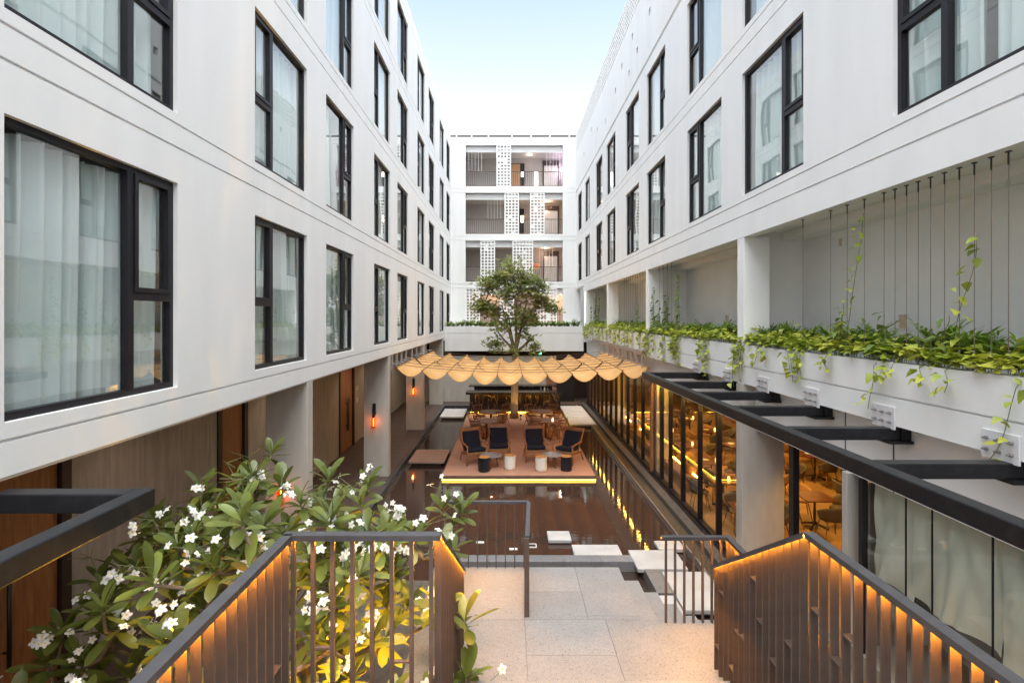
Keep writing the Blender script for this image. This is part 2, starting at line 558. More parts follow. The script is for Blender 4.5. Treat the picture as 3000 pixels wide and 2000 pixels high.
def relief(u0, u1, v0, v1, rects, thick, P):
    """plate with recesses and through holes; rects = (u0,u1,v0,v1,depth or None)"""
    us, vs_ = {u0, u1}, {v0, v1}
    for a, b, c, d, e in rects:
        us |= {min(max(a, u0), u1), min(max(b, u0), u1)}
        vs_ |= {min(max(c, v0), v1), min(max(d, v0), v1)}
    def clean(s_):
        s_ = sorted(s_); out = [s_[0]]
        for x in s_[1:]:
            if x - out[-1] > 1e-5: out.append(x)
        return out
    us, vs_ = clean(us), clean(vs_)
    nu, nv = len(us) - 1, len(vs_) - 1
    D = [[0.0] * nv for _ in range(nu)]
    for a, b, c, d, e in rects:
        for i in range(nu):
            mu = (us[i] + us[i + 1]) / 2
            if not a < mu < b: continue
            for j in range(nv):
                mv = (vs_[j] + vs_[j + 1]) / 2
                if c < mv < d:
                    D[i][j] = thick if e is None else e
    mb = MB()
    def q(*pts):
        mb.add([P(*p) for p in pts], [(0, 1, 2, 3)])
    for i in range(nu):
        for j in range(nv):
            d = D[i][j]
            a, b, c, e = us[i], us[i + 1], vs_[j], vs_[j + 1]
            if d < thick:
                q((a, c, -d), (b, c, -d), (b, e, -d), (a, e, -d))
                q((a, c, -thick), (a, e, -thick), (b, e, -thick), (b, c, -thick))
            for di, dj in ((1, 0), (-1, 0), (0, 1), (0, -1)):
                ii, jj = i + di, j + dj
                nd = D[ii][jj] if 0 <= ii < nu and 0 <= jj < nv else thick
                if nd > d:
                    if di == 1: q((b, c, -d), (b, c, -nd), (b, e, -nd), (b, e, -d))
                    if di == -1: q((a, c, -nd), (a, c, -d), (a, e, -d), (a, e, -nd))
                    if dj == 1: q((a, e, -d), (b, e, -d), (b, e, -nd), (a, e, -nd))
                    if dj == -1: q((a, c, -nd), (b, c, -nd), (b, c, -d), (a, c, -d))
    return mb

def light(name, kind, loc, energy, col, parent=None, size=0.1, rot=None, spot=None):
    d = bpy.data.lights.new(name, kind)
    d.energy = energy; d.color = col
    if kind == 'AREA':
        d.shape = 'RECTANGLE'
        d.size, d.size_y = (size if isinstance(size, tuple) else (size, size))
    else:
        d.shadow_soft_size = size
    if spot: d.spot_size = spot; d.spot_blend = 0.6
    o = bpy.data.objects.new(name, d)
    link(o, parent, loc)
    if rot is not None: o.rotation_euler = rot
    return o

XL, XR, YF = -3.82, 4.53, 34.27
ORD = ['first', 'second', 'third', 'fourth', 'fifth', 'sixth', 'seventh', 'eighth', 'ninth', 'tenth', 'eleventh', 'twelfth', 'thirteenth', 'fourteenth']

# ------------------------------------------------------------------ ground
g = MB(); g.add([(-250, -250, -0.75), (250, -250, -0.75), (250, 250, -0.75), (-250, 250, -0.75)], [(0, 1, 2, 3)])
obj('ground', g, mat('ground_earth', (0.14, 0.12, 0.10), 0.95, var=0.1), kind='structure')

# ------------------------------------------------------------------ hotel wings
lw = thing('hotel_wing', 'white hotel wing raised on concrete pillars over a covered walkway', 'building', (XL, 15, 0))
rw = thing('hotel_wing', 'white hotel wing above the planted terrace and glazed restaurant', 'building', (XR, 15, 0))
fw = thing('hotel_wing', 'white end wing with open corridors and pierced block screens', 'building', (0, YF, 0))

LCOLS = [(3.88, 5.92, 'A'), (7.72, 9.72, 'B'), (10.74, 12.65, 'A'), (14.58, 16.56, 'B'), (17.65, 19.52, 'A'), (21.56, 23.45, 'B'), (24.6, 26.5, 'A'), (28.56, 30.5, 'B'), (31.7, 33.6, 'A')]
RCOLS = [(4.05, 6.03, 'A'), (7.86, 9.92, 'B'), (10.88, 12.96, 'A'), (14.78, 16.75, 'B'), (17.76, 19.74, 'A'), (21.65, 23.6, 'B'), (24.66, 26.48, 'A'), (28.5, 30.2, 'B'), (31.55, 33.3, 'A')]
LROWS = [(4.28, 6.63), (7.43, 9.78), (10.63, 12.98), (13.83, 16.19)]
RROWS = [(7.43, 9.78), (10.63, 12.98)]
GR = 0.013
def groove(z, u0=-9, u1=99, t=GR, d=0.03):
    return (u0, u1, z - t, z + t, d)

rects = [groove(z) for z in (4.144, 7.04, 7.31, 10.24, 10.51, 13.44, 13.71, 16.58)]
for a, b, k in LCOLS:
    for c, d in LROWS:
        rects.append((a, b, c, d, None))
PL = lambda u, v, w: (XL + w, u, v)
obj('wall', relief(-4, YF, 3.87, 17.05, rects, 0.16, PL), WHITE, lw)
rects = [groove(z) for z in (7.04, 7.31, 10.24, 10.51)] + [groove(13.43, t=0.065, d=0.10)]
for a, b, k in RCOLS:
    for c, d in RROWS:
        rects.append((a, b, c, d, None))
F = 1500.0
for cx, cy in ((2023, 80), (1910, 243), (1941, 335), (1841, 437), (1888, 483), (1799, 597), (1734, 797), (1643, 851), (1680, 853), (1592, 1015)):
    px, py = 1000 + cx / 2.24, cy / 2.24
    off = px - 1489
    y = F * XR / off; z = CAMZ + (930 - py) / off * XR
    rects.append((y - 0.10, y + 0.10, z - 0.12, z + 0.12, None))
PR = lambda u, v, w: (XR - w, u, v)
obj('wall', relief(-4, YF, 7.0, 15.95, rects, 0.16, PR), WHITE, rw)
obj('wall', relief(-4, 30.75, 6.63, 7.0, [], 0.22, PR), WHITE, rw)
# pierced parapet of the terrace wing
pr = []
y = 3.0
while y < YF - 0.2:
    for k in range(6):
        pr.append((y, y + 0.13, 15.99 + k * 0.2, 16.12 + k * 0.2, 0.24))
    y += 0.2
obj('pierced_parapet', relief(2.95, YF, 15.95, 17.2, pr, 0.27, PR), WHITE2, rw)
m_ = MB(); m_.box(XR, XR + 0.16, -4, 2.95, 15.95, 17.2); obj('parapet', m_, WHITE2, rw)
# roofs and hidden sides
for w_, x0, x1, zt in ((lw, -11, XL - 0.16, 16.7), (rw, XR + 0.16, 12.5, 15.9)):
    m_ = MB(); m_.box(x0, x1, -4, 38, zt - 0.3, zt)
    obj('roof', m_, GREYW, w_)
    m_ = MB(); m_.box(x0 if x0 < 0 else x1, (x0 if x0 < 0 else x1) + 0.2, -4, 38, 0, zt)
    m_.box(x0, x1, -4.2, -4.0, 3.9 if x0 < 0 else 0, zt)
    obj('back_wall', m_, GREYW, w_)
m_ = MB()
for z in (7.0, 10.2, 13.4):
    m_.box(-11, XL - 0.165, -4, 38, z - 0.1, z + 0.1)
m_.box(-5.9, -5.8, -4, 38, 4.2, 16.4)
for a, b, k in LCOLS:
    m_.box(-5.8, XL - 0.2, b + 0.28, b + 0.36, 4.0, 16.4)
obj('interior', m_, DROOM, lw)
m_ = MB()
for z in (10.2, 13.4):
    m_.box(XR + 0.165, 12.5, -4, 38, z - 0.1, z + 0.1)
m_.box(6.5, 6.6, -4, 38, 7.05, 15.6)
for a, b, k in RCOLS:
    m_.box(XR + 0.2, 6.5, b + 0.28, b + 0.36, 7.2, 15.6)
obj('interior', m_, DROOM, rw)

# windows ---------------------------------------------------------
WW, WH = 2.0, 2.35
def window_meshes(kind):
    """local: x outward, y along wall 0..WW, z up"""
    fl = (lambda a, b: (a, b)) if kind == 'A' else (lambda a, b: (WW - b, WW - a))
    out = {}
    f = MB()
    d0, d1 = -0.13, -0.055
    for a, b, c, d in ((0, 0.055, 0, WH), (WW - 0.055, WW, 0, WH), (0.055, WW - 0.055, 0, 0.065), (0.055, WW - 0.055, WH - 0.055, WH)):
        f.box(d0, d1, a, b, c, d)
    out['frame'] = f
    m = MB(); a, b = fl(1.30, 1.385); m.box(d0 + 0.004, d1 + 0.004, a, b, 0.065, WH - 0.055); out['mullion'] = m
    m = MB(); a, b = fl(1.385, WW - 0.055); m.box(d0 + 0.004, d1 + 0.002, a, b, 0.98, 1.06); out['transom'] = m
    m = MB(); a, b = fl(1.388, WW - 0.058)
    for p, q_, c, d in ((a, a + 0.05, 1.063, WH - 0.058), (b - 0.05, b, 1.063, WH - 0.058), (a + 0.05, b - 0.05, 1.063, 1.115), (a + 0.05, b - 0.05, WH - 0.108, WH - 0.058)):
        m.box(d0 + 0.02, d1 + 0.018, p, q_, c, d)
    out['casement'] = m
    ps = []
    for (a, b), (c, d), x in ((fl(0.055, 1.30), (0.065, WH - 0.055), -0.10), (fl(1.385, WW - 0.055), (0.065, 0.98), -0.10), (fl(1.438, WW - 0.108), (1.115, WH - 0.108), -0.09)):
        p = MB(); p.box(x - 0.006, x, a, b, c, d); ps.append(p)
    out['pane'] = ps
    return out
WM = {}
for k in 'AB':
    wm = window_meshes(k)
    WM[k] = {n_: (v.mesh('window_' + n_, FRAME, False, v.centre()), v.centre()) for n_, v in wm.items() if n_ != 'pane'}
    WM[k]['pane'] = [(v.mesh('window_pane', GLASSW, False, v.centre()), v.centre()) for v in wm['pane']]

def curtain_mesh(seed, spans, w=1.94, h=2.27, amp=0.07, mat_=None, hem=0.0):
    r = random.Random(seed)
    mb = MB()
    for a, b in spans:
        n = max(6, int((b - a) * 80))
        ph = r.uniform(0, 9); fq = r.uniform(27, 36)
        def fn(s, t, a=a, b=b, ph=ph, fq=fq):
            y = a + (b - a) * s
            k = 1 + 0.25 * math.sin(3 * t + ph)
            fold = math.sin(y * fq + 0.9 * math.sin(3.1 * y + ph) + ph) + 0.4 * math.sin(y * fq * 1.9 + ph * 2)
            return (-0.27 + amp * k * fold, y + 0.02 * (1 - t) * math.sin(5 * y + ph), 0.02 + t * h + hem)
        mb.grid(fn, n, 5)
    return mb.mesh('curtain', mat_ or CURT, True)
CM = {'A': [], 'B': []}
for i in range(5):
    sp = [[(0.03, 1.0), (0.98, 1.97)], [(0.03, 0.95), (1.02, 1.97)], [(0.03, 1.97)], [(0.03, 0.75), (1.35, 1.97)], [(0.03, 1.15), (1.2, 1.97)]][i]
    CM['A'].append(curtain_mesh(10 + i, sp))
    CM['B'].append(curtain_mesh(30 + i, [(2 - b, 2 - a) for a, b in reversed(sp)]))
ROWN = {0: 'lowest', 1: 'second lowest', 2: 'third lowest', 3: 'topmost'}
def put_windows(wing, cols, rows, X, side):
    for ci, (a, b, k) in enumerate(cols):
        for ri, (c, d) in enumerate(rows):
            sy = (b - a) / WW
            sz = (d - c) / WH
            kk = k if side < 0 else ('B' if k == 'A' else 'A')
            base = Vector((X, a if side < 0 else b, c))
            rot = (0, 0, 0) if side < 0 else (0, 0, PI)
            me, ce = WM[kk]['frame']
            def wp(ce):
                v = Vector((ce.x, ce.y * sy, ce.z * sz))
                if side > 0: v = Vector((-v.x, -v.y, v.z))
                return base + v
            w = inst('window', me, wing, wp(ce), rot, (1, sy, sz))
            Mi = w.matrix_basis
            for n_ in ('mullion', 'transom', 'casement'):
                me, c2 = WM[kk][n_]
                o = bpy.data.objects.new(n_, me); COL.objects.link(o); o.parent = w
                o.location = c2 - ce
            for me, c2 in WM[kk]['pane']:
                o = bpy.data.objects.new('pane', me); COL.objects.link(o); o.parent = w
                o.location = c2 - ce
            me = CM[kk][(ci * 3 + ri * 2 + (1 if side > 0 else 0)) % 5]
            row = ROWN[ri] if side < 0 else ('lower' if ri == 0 else 'upper')
            wn_ = 'pillared walkway' if side < 0 else 'planted terrace'
            o = inst('curtain', me, None, base, rot, (1, sy, sz))
            tag(o, 'sheer curtain in the %s window row above the %s, %s window along' % (row, wn_, ORD[ci]), 'curtain', 'sheer curtains behind hotel windows')
put_windows(lw, LCOLS, LROWS, XL, -1)
put_windows(rw, RCOLS, RROWS, XR, 1)

# ---- covered walkway side of the pillared wing
m_ = MB(); m_.box(-6.4, XL - 0.002, -4, 31.0, 3.90, 4.05); obj('soffit', m_, mat('soffit_paint', (0.55, 0.47, 0.38), 0.8), lw)
m_ = MB(); m_.box(XL - 0.15, XL - 0.01, -4, 34, 3.845, 3.90); obj('drip_strip', m_, mat('drip_paint', (0.62, 0.54, 0.44), 0.7), lw)
for y in (9.74, 16.37, 23.16, 29.9):
    m_ = MB(); m_.box(XL - 0.8, XL - 0.004, y, y + 0.28, 0, 3.90)
    obj('pillar', m_, CONC2, lw, bevel=0.008)
XI = -6.2
doors = [(5.2, 7.24), (10.9, 12.15), (18.73, 20.6), (25.2, 27.0)]
ys = [-4] + [v for d in doors for v in d] + [31.0]
for i in range(0, len(ys), 2):
    a, b = ys[i], ys[i + 1]
    while b - a > 0.05:
        e = min(b, a + 3.4)
        m_ = MB(); m_.box(XI - 0.2, XI, a + 0.006, e - 0.006, 0.0, 3.9); obj('wall_panel', m_, CONC, lw)
        a = e
for i, (a, b) in enumerate(doors):
    m_ = MB()
    m_.box(XI - 0.16, XI + 0.03, a, a + 0.16, 0, 3.9); m_.box(XI - 0.16, XI + 0.03, b - 0.16, b, 0, 3.9); m_.box(XI - 0.16, XI - 0.1, a + 0.16, b - 0.16, 3.7, 3.9)
    d = obj('door', m_, mat('door_frame_dark', (0.022, 0.010, 0.008), 0.5) if i == 0 else MATS['door_frame_dark'], lw)
    n = 2 if b - a > 1.5 else 1
    for k in range(n):
        p0 = a + 0.165 + k * (b - a - 0.33) / n
        m_ = MB(); m_.box(XI - 0.09, XI - 0.03, p0 + 0.004, p0 + (b - a - 0.33) / n - 0.004, 0.01, 3.69)
        obj('door_leaf', m_, WOODD, d)
    for k in range(2 if n == 2 else 1):
        yy = (a + b) / 2 + (-0.09 if k == 0 else 0.09) * (n == 2) + (0.3 if n == 1 else 0)
        m_ = MB(); m_.tube([(XI + 0.05, yy, 0.75), (XI + 0.05, yy, 2.0)], 0.024, 8)
        m_.tube([(XI - 0.03, yy, 0.95), (XI + 0.05, yy, 0.95)], 0.014, 6); m_.tube([(XI - 0.03, yy, 1.8), (XI + 0.05, yy, 1.8)], 0.014, 6)
        obj('handle', m_, IRON, d, smooth=True)
# sign beside the third door
sg = thing('door_sign', 'small pale plaque with three dark pictograms beside a wooden door', 'sign', (XI + 0.01, 20.95, 2.0))
m_ = MB(); m_.box(XI + 0.002, XI + 0.02, 20.82, 21.08, 1.62, 2.28); obj('plaque', m_, mat('plaque_paint', (0.62, 0.50, 0.42), 0.5), sg)
for k in range(3):
    m_ = MB(); m_.box(XI + 0.021, XI + 0.026, 20.9, 21.0, 1.84 + k * 0.1, 1.90 + k * 0.1); obj('pictogram', m_, IRON, sg)

def sconce(x, y, label, z=1.9):
    t = thing('wall_sconce', label, 'wall lamp', (x, y, z), 'filament sconces on the walkway pillars')
    m_ = MB(); m_.box(x - 0.05, x + 0.05, y - 0.05, y - 0.001, z + 0.05, z + 0.44); obj('backplate', m_, IRON, t, bevel=0.006)
    m_ = MB(); m_.tube([(x, y - 0.11, z + 0.2), (x, y - 0.11, z + 0.0)], 0.042, 12); m_.box(x - 0.015, x + 0.015, y - 0.11, y - 0.05, z + 0.12, z + 0.15); obj('lamp_holder', m_, IRON, t)
    m_ = MB(); m_.lathe([(0.05, 0.0), (0.066, -0.06), (0.066, -0.26), (0.05, -0.33)], 14, (x, y - 0.11, z), cap=False); obj('glass_shade', m_, AMBG, t, smooth=True)
    m_ = MB(); m_.tube([(x, y - 0.11, z - 0.02), (x, y - 0.11, z - 0.26)], 0.006, 6); obj('filament', m_, BULB, t)
    light('sconce_light', 'POINT', (x, y - 0.20, z - 0.14), 0.7, (1.0, 0.42, 0.14), t, 0.05)
sconce(-4.28, 9.74, 'glowing filament sconce on the pillar behind the frangipani tree', 1.88)
sconce(-4.28, 16.37, 'glowing filament sconce on the pillar next to the brown stepping slab')
sconce(-4.28, 23.16, 'glowing filament sconce on the pillar partly hidden by the ochre canopy')
# warm downlights in the walkway ceiling
for i, (y, e) in enumerate(((8, 6), (13.2, 12), (19.5, 22), (22.2, 16), (26.5, 40))):
    t = thing('downlight', 'small round downlight in the walkway ceiling, %s from the near end' % ORD[i], 'ceiling lamp', (-5.2, y, 3.9), 'walkway ceiling downlights')
    m_ = MB(); m_.lathe([(0.05, -0.012), (0.07, -0.012), (0.07, 0)], 14, (-5.2, y, 3.899)); obj('trim', m_, ALU, t)
    m_ = MB(); m_.lathe([(0.048, -0.016), (0.02, -0.017)], 14, (-5.2, y, 3.899)); obj('lens', m_, LAMPC, t)
    light('downlight_beam', 'SPOT', (-5.2, y, 3.86), e, (1.0, 0.68, 0.45), t, 0.06, (0, 0, 0), R(120))

# ------------------------------------------------------------------ terrace on the right wing
XW = 5.95
m_ = MB(); m_.box(XW, XW + 0.2, 3, 30.75, 4.2, 6.95); obj('terrace_wall', m_, GREYW, rw)
m_ = MB(); m_.box(XR + 0.225, 5.55, 1, 30.75, 6.80, 6.95); m_.box(5.55, XW - 0.002, 1, 30.75, 6.63, 6.95); obj('terrace_ceiling', m_, GREYW, rw)
m_ = MB(); m_.box(XR + 0.3, XW + 0.2, 1, 30.75, 3.82, 4.2); obj('terrace_slab', m_, GREYW, rw)
for y in (3.2, 9.85, 16.6, 23.3, 29.6):
    m_ = MB(); m_.box(XR + 0.003, XR + 0.5, y, y + 0.28, 3.8, 6.63); obj('terrace_pillar', m_, WHITE2, rw, bevel=0.006)
    m_ = MB(); m_.box(XR + 0.5, XW, y + 0.5, y + 0.65, 4.2, 6.8); obj('partition', m_, GREYW, rw)
    m_ = MB(); m_.box(XR + 0.36, XR + 0.5, y + 0.28, y + 0.56, 4.2, 6.8); obj('partition', m_, GREYW, rw)
# square niche lamps
for i, (y, z, s) in enumerate(((9.13, 6.42, 0.06), (7.69, 5.02, 0.09), (13.9, 5.05, 0.085), (12.3, 6.0, 0.05), (20.5, 5.05, 0.085))):
    t = thing('wall_niche', 'small square beige niche box on the terrace back wall, %s from the %s' % (ORD[i], 'near end'), 'wall niche', (XW, y, z), 'square niches on the terrace wall')
    m_ = MB()
    for a, b, c, d in ((-s, s, -s * 1.25, -s * 1.15), (-s, s, s * 1.15, s * 1.25), (-s, -s * 0.9, -s * 1.15, s * 1.15), (s * 0.9, s, -s * 1.15, s * 1.15)):
        m_.box(XW - 0.03, XW - 0.002, y + a, y + b, z + c, z + d)
    obj('rim', m_, GREYW, t)
    m_ = MB(); m_.add([(XW - 0.004, y - s * 0.9, z - s * 1.15), (XW - 0.004, y + s * 0.9, z - s * 1.15), (XW - 0.025, y + s * 0.9, z + s * 1.15), (XW - 0.004, y - s * 0.9, z + s * 1.15)], [(0, 1, 2), (0, 2, 3)])
    obj('reflector', m_, NICHE, t)
# pipes
for y, lab, mm, x, r_ in ((9.85 + 0.47, 'green water pipe clipped to the terrace pillar', GPIPE, 5.02, 0.018), (16.6 + 0.47, 'thin dark conduit clipped to the terrace partition', IRON, 5.0, 0.014)):
    t = thing('water_pipe', lab, 'pipe', (x, y, 5.6))
    m_ = MB(); m_.tube([(x, y, 4.5), (x, y, 6.79)], r_, 8); obj('pipe', m_, mm, t, smooth=True)
    for z in (4.95, 5.85):
        m_ = MB(); m_.box(x - 0.06, x + 0.04, y - 0.02, y + 0.03, z - 0.02, z + 0.02); obj('clip', m_, IRON, t)

def wire(x, y, z0, z1, label, group):
    t = thing('plant_wire', label, 'wire', (x, y, z0), group)
    m_ = MB(); m_.tube([(x, y, z0), (x + 0.004, y, z1 - 0.12)], 0.0042, 5); obj('cable', m_, CABLE, t)
    m_ = MB(); m_.box(x - 0.015, x + 0.015, y - 0.02, y + 0.02, z1 - 0.012, z1 - 0.001); m_.tube([(x, y, z1 - 0.13), (x, y, z1 - 0.01)], 0.008, 6); obj('hook', m_, IRON, t)
    m_ = MB(); m_.tube([(x, y, z0 + 0.02), (x, y, z0 + 0.10)], 0.010, 6); m_.tube([(x, y, z0 + 0.14), (x, y, z0 + 0.19)], 0.009, 6); obj('turnbuckle', m_, BOLTM, t)
WX = 4.66
wy = [4.77, 4.94, 5.12, 5.29, 5.47, 5.65, 5.82, 5.99, 6.17, 6.35, 6.70, 7.04, 7.40, 8.10]
for i, y in enumerate(wy):
    wire(WX, y, 4.56, 6.63, 'vertical climbing wire above the near planter bay, %s from the near end' % ORD[i], 'climbing wires in the near terrace bay')
for y in (17.4, 17.75, 18.1, 18.45, 18.8, 19.15, 19.5, 19.85, 20.2, 20.55):
    wire(WX, y, 4.56, 6.63, 'vertical climbing wire in the third terrace bay', 'climbing wires in the third terrace bay')
for y in (15.0, 15.4, 15.8, 14.6):
    wire(WX, y, 4.56, 6.63, 'vertical climbing wire beside the second terrace pillar', 'climbing wires in the second terrace bay')
for y in (25.6, 26.4, 27.2, 28.0, 28.8):
    wire(WX, y, 4.56, 6.63, 'vertical climbing wire in the farthest terrace bay', 'climbing wires in the farthest terrace bay')

# planters
pt = thing('planter', 'long white planter beam with bolted plates along the terrace edge', 'planter', (XR, 16, 3.81))
m_ = relief(0, 30.5, 3.81, 4.55, [groove(4.144, t=0.011, d=0.03)], 0.12, PR); obj('planter_front', m_, WHITE, pt)
m_ = MB(); m_.box(XR + 0.125, XR + 0.30, 0, 30.5, 3.815, 3.95); obj('planter_base', m_, WHITE2, pt)
m_ = MB(); m_.box(XR + 0.125, XR + 0.85, 0, 30.5, 4.2, 4.47); obj('soil', m_, SOIL, pt)
fp = thing('planter', 'white planter box with fern row across the end wing', 'planter', (0, 30.8, 3.1))
PFp = lambda u, v, w: (u, 30.8 - w, v)
m_ = relief(XL, XR, 3.06, 4.54, [groove(4.13, t=0.013, d=0.03)], 0.12, PFp); obj('planter_front', m_, WHITE, fp)
m_ = MB(); m_.box(XL, XR, 30.92, 31.9, 4.1, 4.46); obj('soil', m_, SOIL, fp)
m_ = MB(); m_.box(XL, XR + 1.4, 30.93, 34.2, 3.6, 4.09); obj('planter_base', m_, WHITE2, fp)

# restaurant bulkhead
m_ = MB(); m_.box(4.75, 4.95, 0, 31, 2.93, 3.82); obj('bulkhead', m_, WHITE2, rw)
m_ = MB()
for y in (6.3, 7.2): m_.box(4.742, 4.748, y, y + 0.012, 2.93, 3.82)
obj('joint', m_, IRON, rw)

# ------------------------------------------------------------------ end wing
OP = [(13.85, 16.62), (10.66, 13.42), (7.47, 10.22), (4.27, 7.02)]
OX0, OX1 = -2.86, 3.655
rects = [groove(z, t=0.014) for z in (7.04, 7.31, 10.24, 10.51, 13.44, 13.71, 16.68, 16.95)]
for a, b in OP: rects.append((OX0, OX1, a, b, None))
PF = lambda u, v, w: (u, YF - w, v)
obj('wall', relief(XL - 0.2, XR + 0.3, 4.05, 17.14, rects, 0.2, PF), WHITE, fw)
YC = 36.2
m_ = MB(); m_.box(OX0 - 1, OX1 + 1, YC, YC + 0.2, 3.8, 17.1); obj('corridor_wall', m_, mat('corridor_paint', (0.40, 0.37, 0.345), 0.8, var=0.03), fw)
for i, (a, b) in enumerate(OP):
    m_ = MB(); m_.box(OX0 - 0.6, OX1 + 0.6, YF + 0.25, YF + 0.4, b - 0.40, b - 0.035); obj('lintel', m_, WHITE2, fw)
    m_ = MB(); m_.box(OX0 - 0.6, OX1 + 0.6, YF + 0.205, YC, a - 0.25, a - 0.01); obj('corridor_floor', m_, GREYW, fw)
    m_ = MB(); m_.box(OX0 - 0.6, OX1 + 0.6, YF + 0.41, YC, b - 0.36, b - 0.30); obj('corridor_ceiling', m_, MATS['corridor_paint'], fw)
m_ = MB(); m_.box(OX0 - 0.7, OX0 - 0.6, YF + 0.2, YC, 3.8, 17); m_.box(OX1 + 0.6, OX1 + 0.7, YF + 0.2, YC, 3.8, 17); obj('corridor_end', m_, MATS['corridor_paint'], fw)
m_ = MB(); m_.box(XL - 2, XR + 2, YF + 0.2, 44, 16.9, 17.05); m_.box(XL - 2, XR + 2, 44, 44.2, 0, 17.05); obj('roof', m_, GREYW, fw)

def cx(px, y=YF): return (px - 1489) / F * y
def crop(px): return 1280 + px / 4.356
SCR = [(0, 760, 945, 4), (1, 862, 1047, 4), (1, 1190, 1375, 4), (2, 555, 742, 4), (2, 965, 1228, 6), (3, 365, 548, 4), (3, 800, 985, 4), (3, 1270, 1535, 6)]
SL = ['pierced white block screen on the top corridor', 'pierced block screen beside the dark door on the third corridor', 'pierced block screen next to the lift on the third corridor',
      'narrow pierced block screen left of the tree top on the second corridor', 'wide pierced block screen above the tree on the second corridor', 'pierced block screen at the corner of the lowest corridor',
      'pierced block screen behind the tree on the lowest corridor', 'wide pierced block screen beside the tree on the lowest corridor']
spans = {0: [], 1: [], 2: [], 3: []}
for (lv, a, b, n), lab in zip(SCR, SL):
    x0, x1 = cx(crop(a)), cx(crop(b))
    z0, z1 = OP[lv]
    spans[lv].append((x0, x1))
    hr = []
    pu = (x1 - x0 - 0.08) / n
    pv = (z1 - z0 - 0.04) / 13
    for i in range(n):
        for j in range(13):
            u = x0 + 0.04 + pu * (i + 0.5); v = z0 + 0.02 + pv * (j + 0.5)
            rr = rnd.random()
            if rr < 0.07:
                hr.append((u - pu * 0.33, u + pu * 0.33, v - pv * 0.33, v + pv * 0.33, 0.05)); continue
            hr.append((u - pu * 0.33, u + pu * 0.33, v - pv * 0.33, v + pv * 0.33, None))
    m_ = relief(x0, x1, z0, z1, hr, 0.11, lambda u, v, w: (u, YF + 0.015 - w, v))
    o = obj('block_screen', m_, WHITE2)
    tag(o, lab.replace('left of', 'beside'), 'screen', 'pierced screens on the end wing')
RL = {0: 'top', 1: 'third', 2: 'second', 3: 'lowest'}
for lv in range(4):
    z0 = OP[lv][0]
    xs = [OX0] + [v for s_ in sorted(spans[lv]) for v in s_] + [OX1]
    for k in range(0, len(xs), 2):
        a, b = xs[k] + 0.01, xs[k + 1] - 0.01
        if b - a < 0.25: continue
        t = thing('railing', 'brown bar railing on the %s corridor, %s from the pillared wing' % (RL[lv], ORD[k // 2]), 'railing', ((a + b) / 2, YF + 0.12, z0), 'corridor railings on the end wing')
        m_ = MB(); m_.box(a, b, YF + 0.09, YF + 0.14, z0 + 0.99, z0 + 1.03); obj('top_rail', m_, BRONZE, t)
        m_ = MB(); m_.box(a, b, YF + 0.10, YF + 0.13, z0 + 0.06, z0 + 0.085); obj('bottom_rail', m_, BRONZE, t)
        m_ = MB(); n = max(2, int((b - a) / 0.137))
        for i in range(n + 1):
            x = a + 0.01 + (b - a - 0.02) * i / n
            m_.box(x - 0.009, x + 0.009, YF + 0.106, YF + 0.124, z0 + 0.086, z0 + 0.988)
        obj('balusters', m_, BRONZE, t, kind='stuff')
for lv, px in ((0, (404, 445, 486, 527, 568, 1404, 1445, 1486, 1527, 1566)), (1, (650, 690, 731, 771, 813)), (2, (1312, 1354, 1393, 1436, 1478))):
    for p in px:
        x = cx(crop(p)); z0, z1 = OP[lv]
        o = obj('plant_wire', MB().tube([(x, YF + 0.15, z0 + 1.02), (x, YF + 0.15, z1 - 0.001)], 0.008, 5), WHITE2)
        tag(o, 'thin pale wire hanging in the %s corridor opening' % RL[lv], 'wire', 'wires in the %s corridor opening' % RL[lv])
# corridor doors, lifts, lamps
def cbox(name, px0, px1, z0, z1, y0, y1, m, parent):
    m_ = MB(); m_.box(cx(crop(px0), YC), cx(crop(px1), YC), y0, y1, z0, z1); return obj(name, m_, m, parent)
d = cbox('door', 930, 1118, 13.85, 15.95, YC - 0.05, YC - 0.005, FRAME, fw)
cbox('door_leaf', 935, 1062, 13.86, 15.90, YC - 0.075, YC - 0.052, WOODL, d)
cbox('number_light', 1075, 1107, 15.0, 15.35, YC - 0.07, YC - 0.052, LAMPW, d)
cbox('slot_window', 1245, 1287, 13.95, 15.35, YC - 0.03, YC - 0.005, LAMPW, fw)
d = cbox('door', 1052, 1112, 10.66, 12.75, YC - 0.05, YC - 0.005, FRAME, fw)
cbox('number_light', 1072, 1106, 11.8, 12.25, YC - 0.07, YC - 0.052, LAMPC, d)
for lv, x0, x1 in ((0, 1350, 1556), (1, 1350, 1556), (2, 1352, 1552)):
    z0 = OP[lv][0]
    l_ = cbox('lift_door', x0, x1, z0, z0 + 2.05, YC - 0.06, YC - 0.005, mat('lift_frame', (0.06, 0.045, 0.04), 0.4) if lv == 0 else MATS['lift_frame'], fw)
    mid = (x0 + x1) / 2
    mm = mat('lift_steel', (0.72, 0.66, 0.60), 0.25, metal=0.6, var=0.05) if lv == 0 else MATS['lift_steel']
    cbox('leaf', x0 + 18, mid - 1, z0 + 0.01, z0 + 1.93, YC - 0.085, YC - 0.062, mm, l_)
    cbox('leaf', mid + 1, x1 - 18, z0 + 0.01, z0 + 1.93, YC - 0.085, YC - 0.062, mm, l_)
    cbox('lift_header', x0 - 4, x1 + 4, z0 + 2.06, z0 + 2.30, YC - 0.04, YC - 0.005, MATS['lift_frame'], fw)
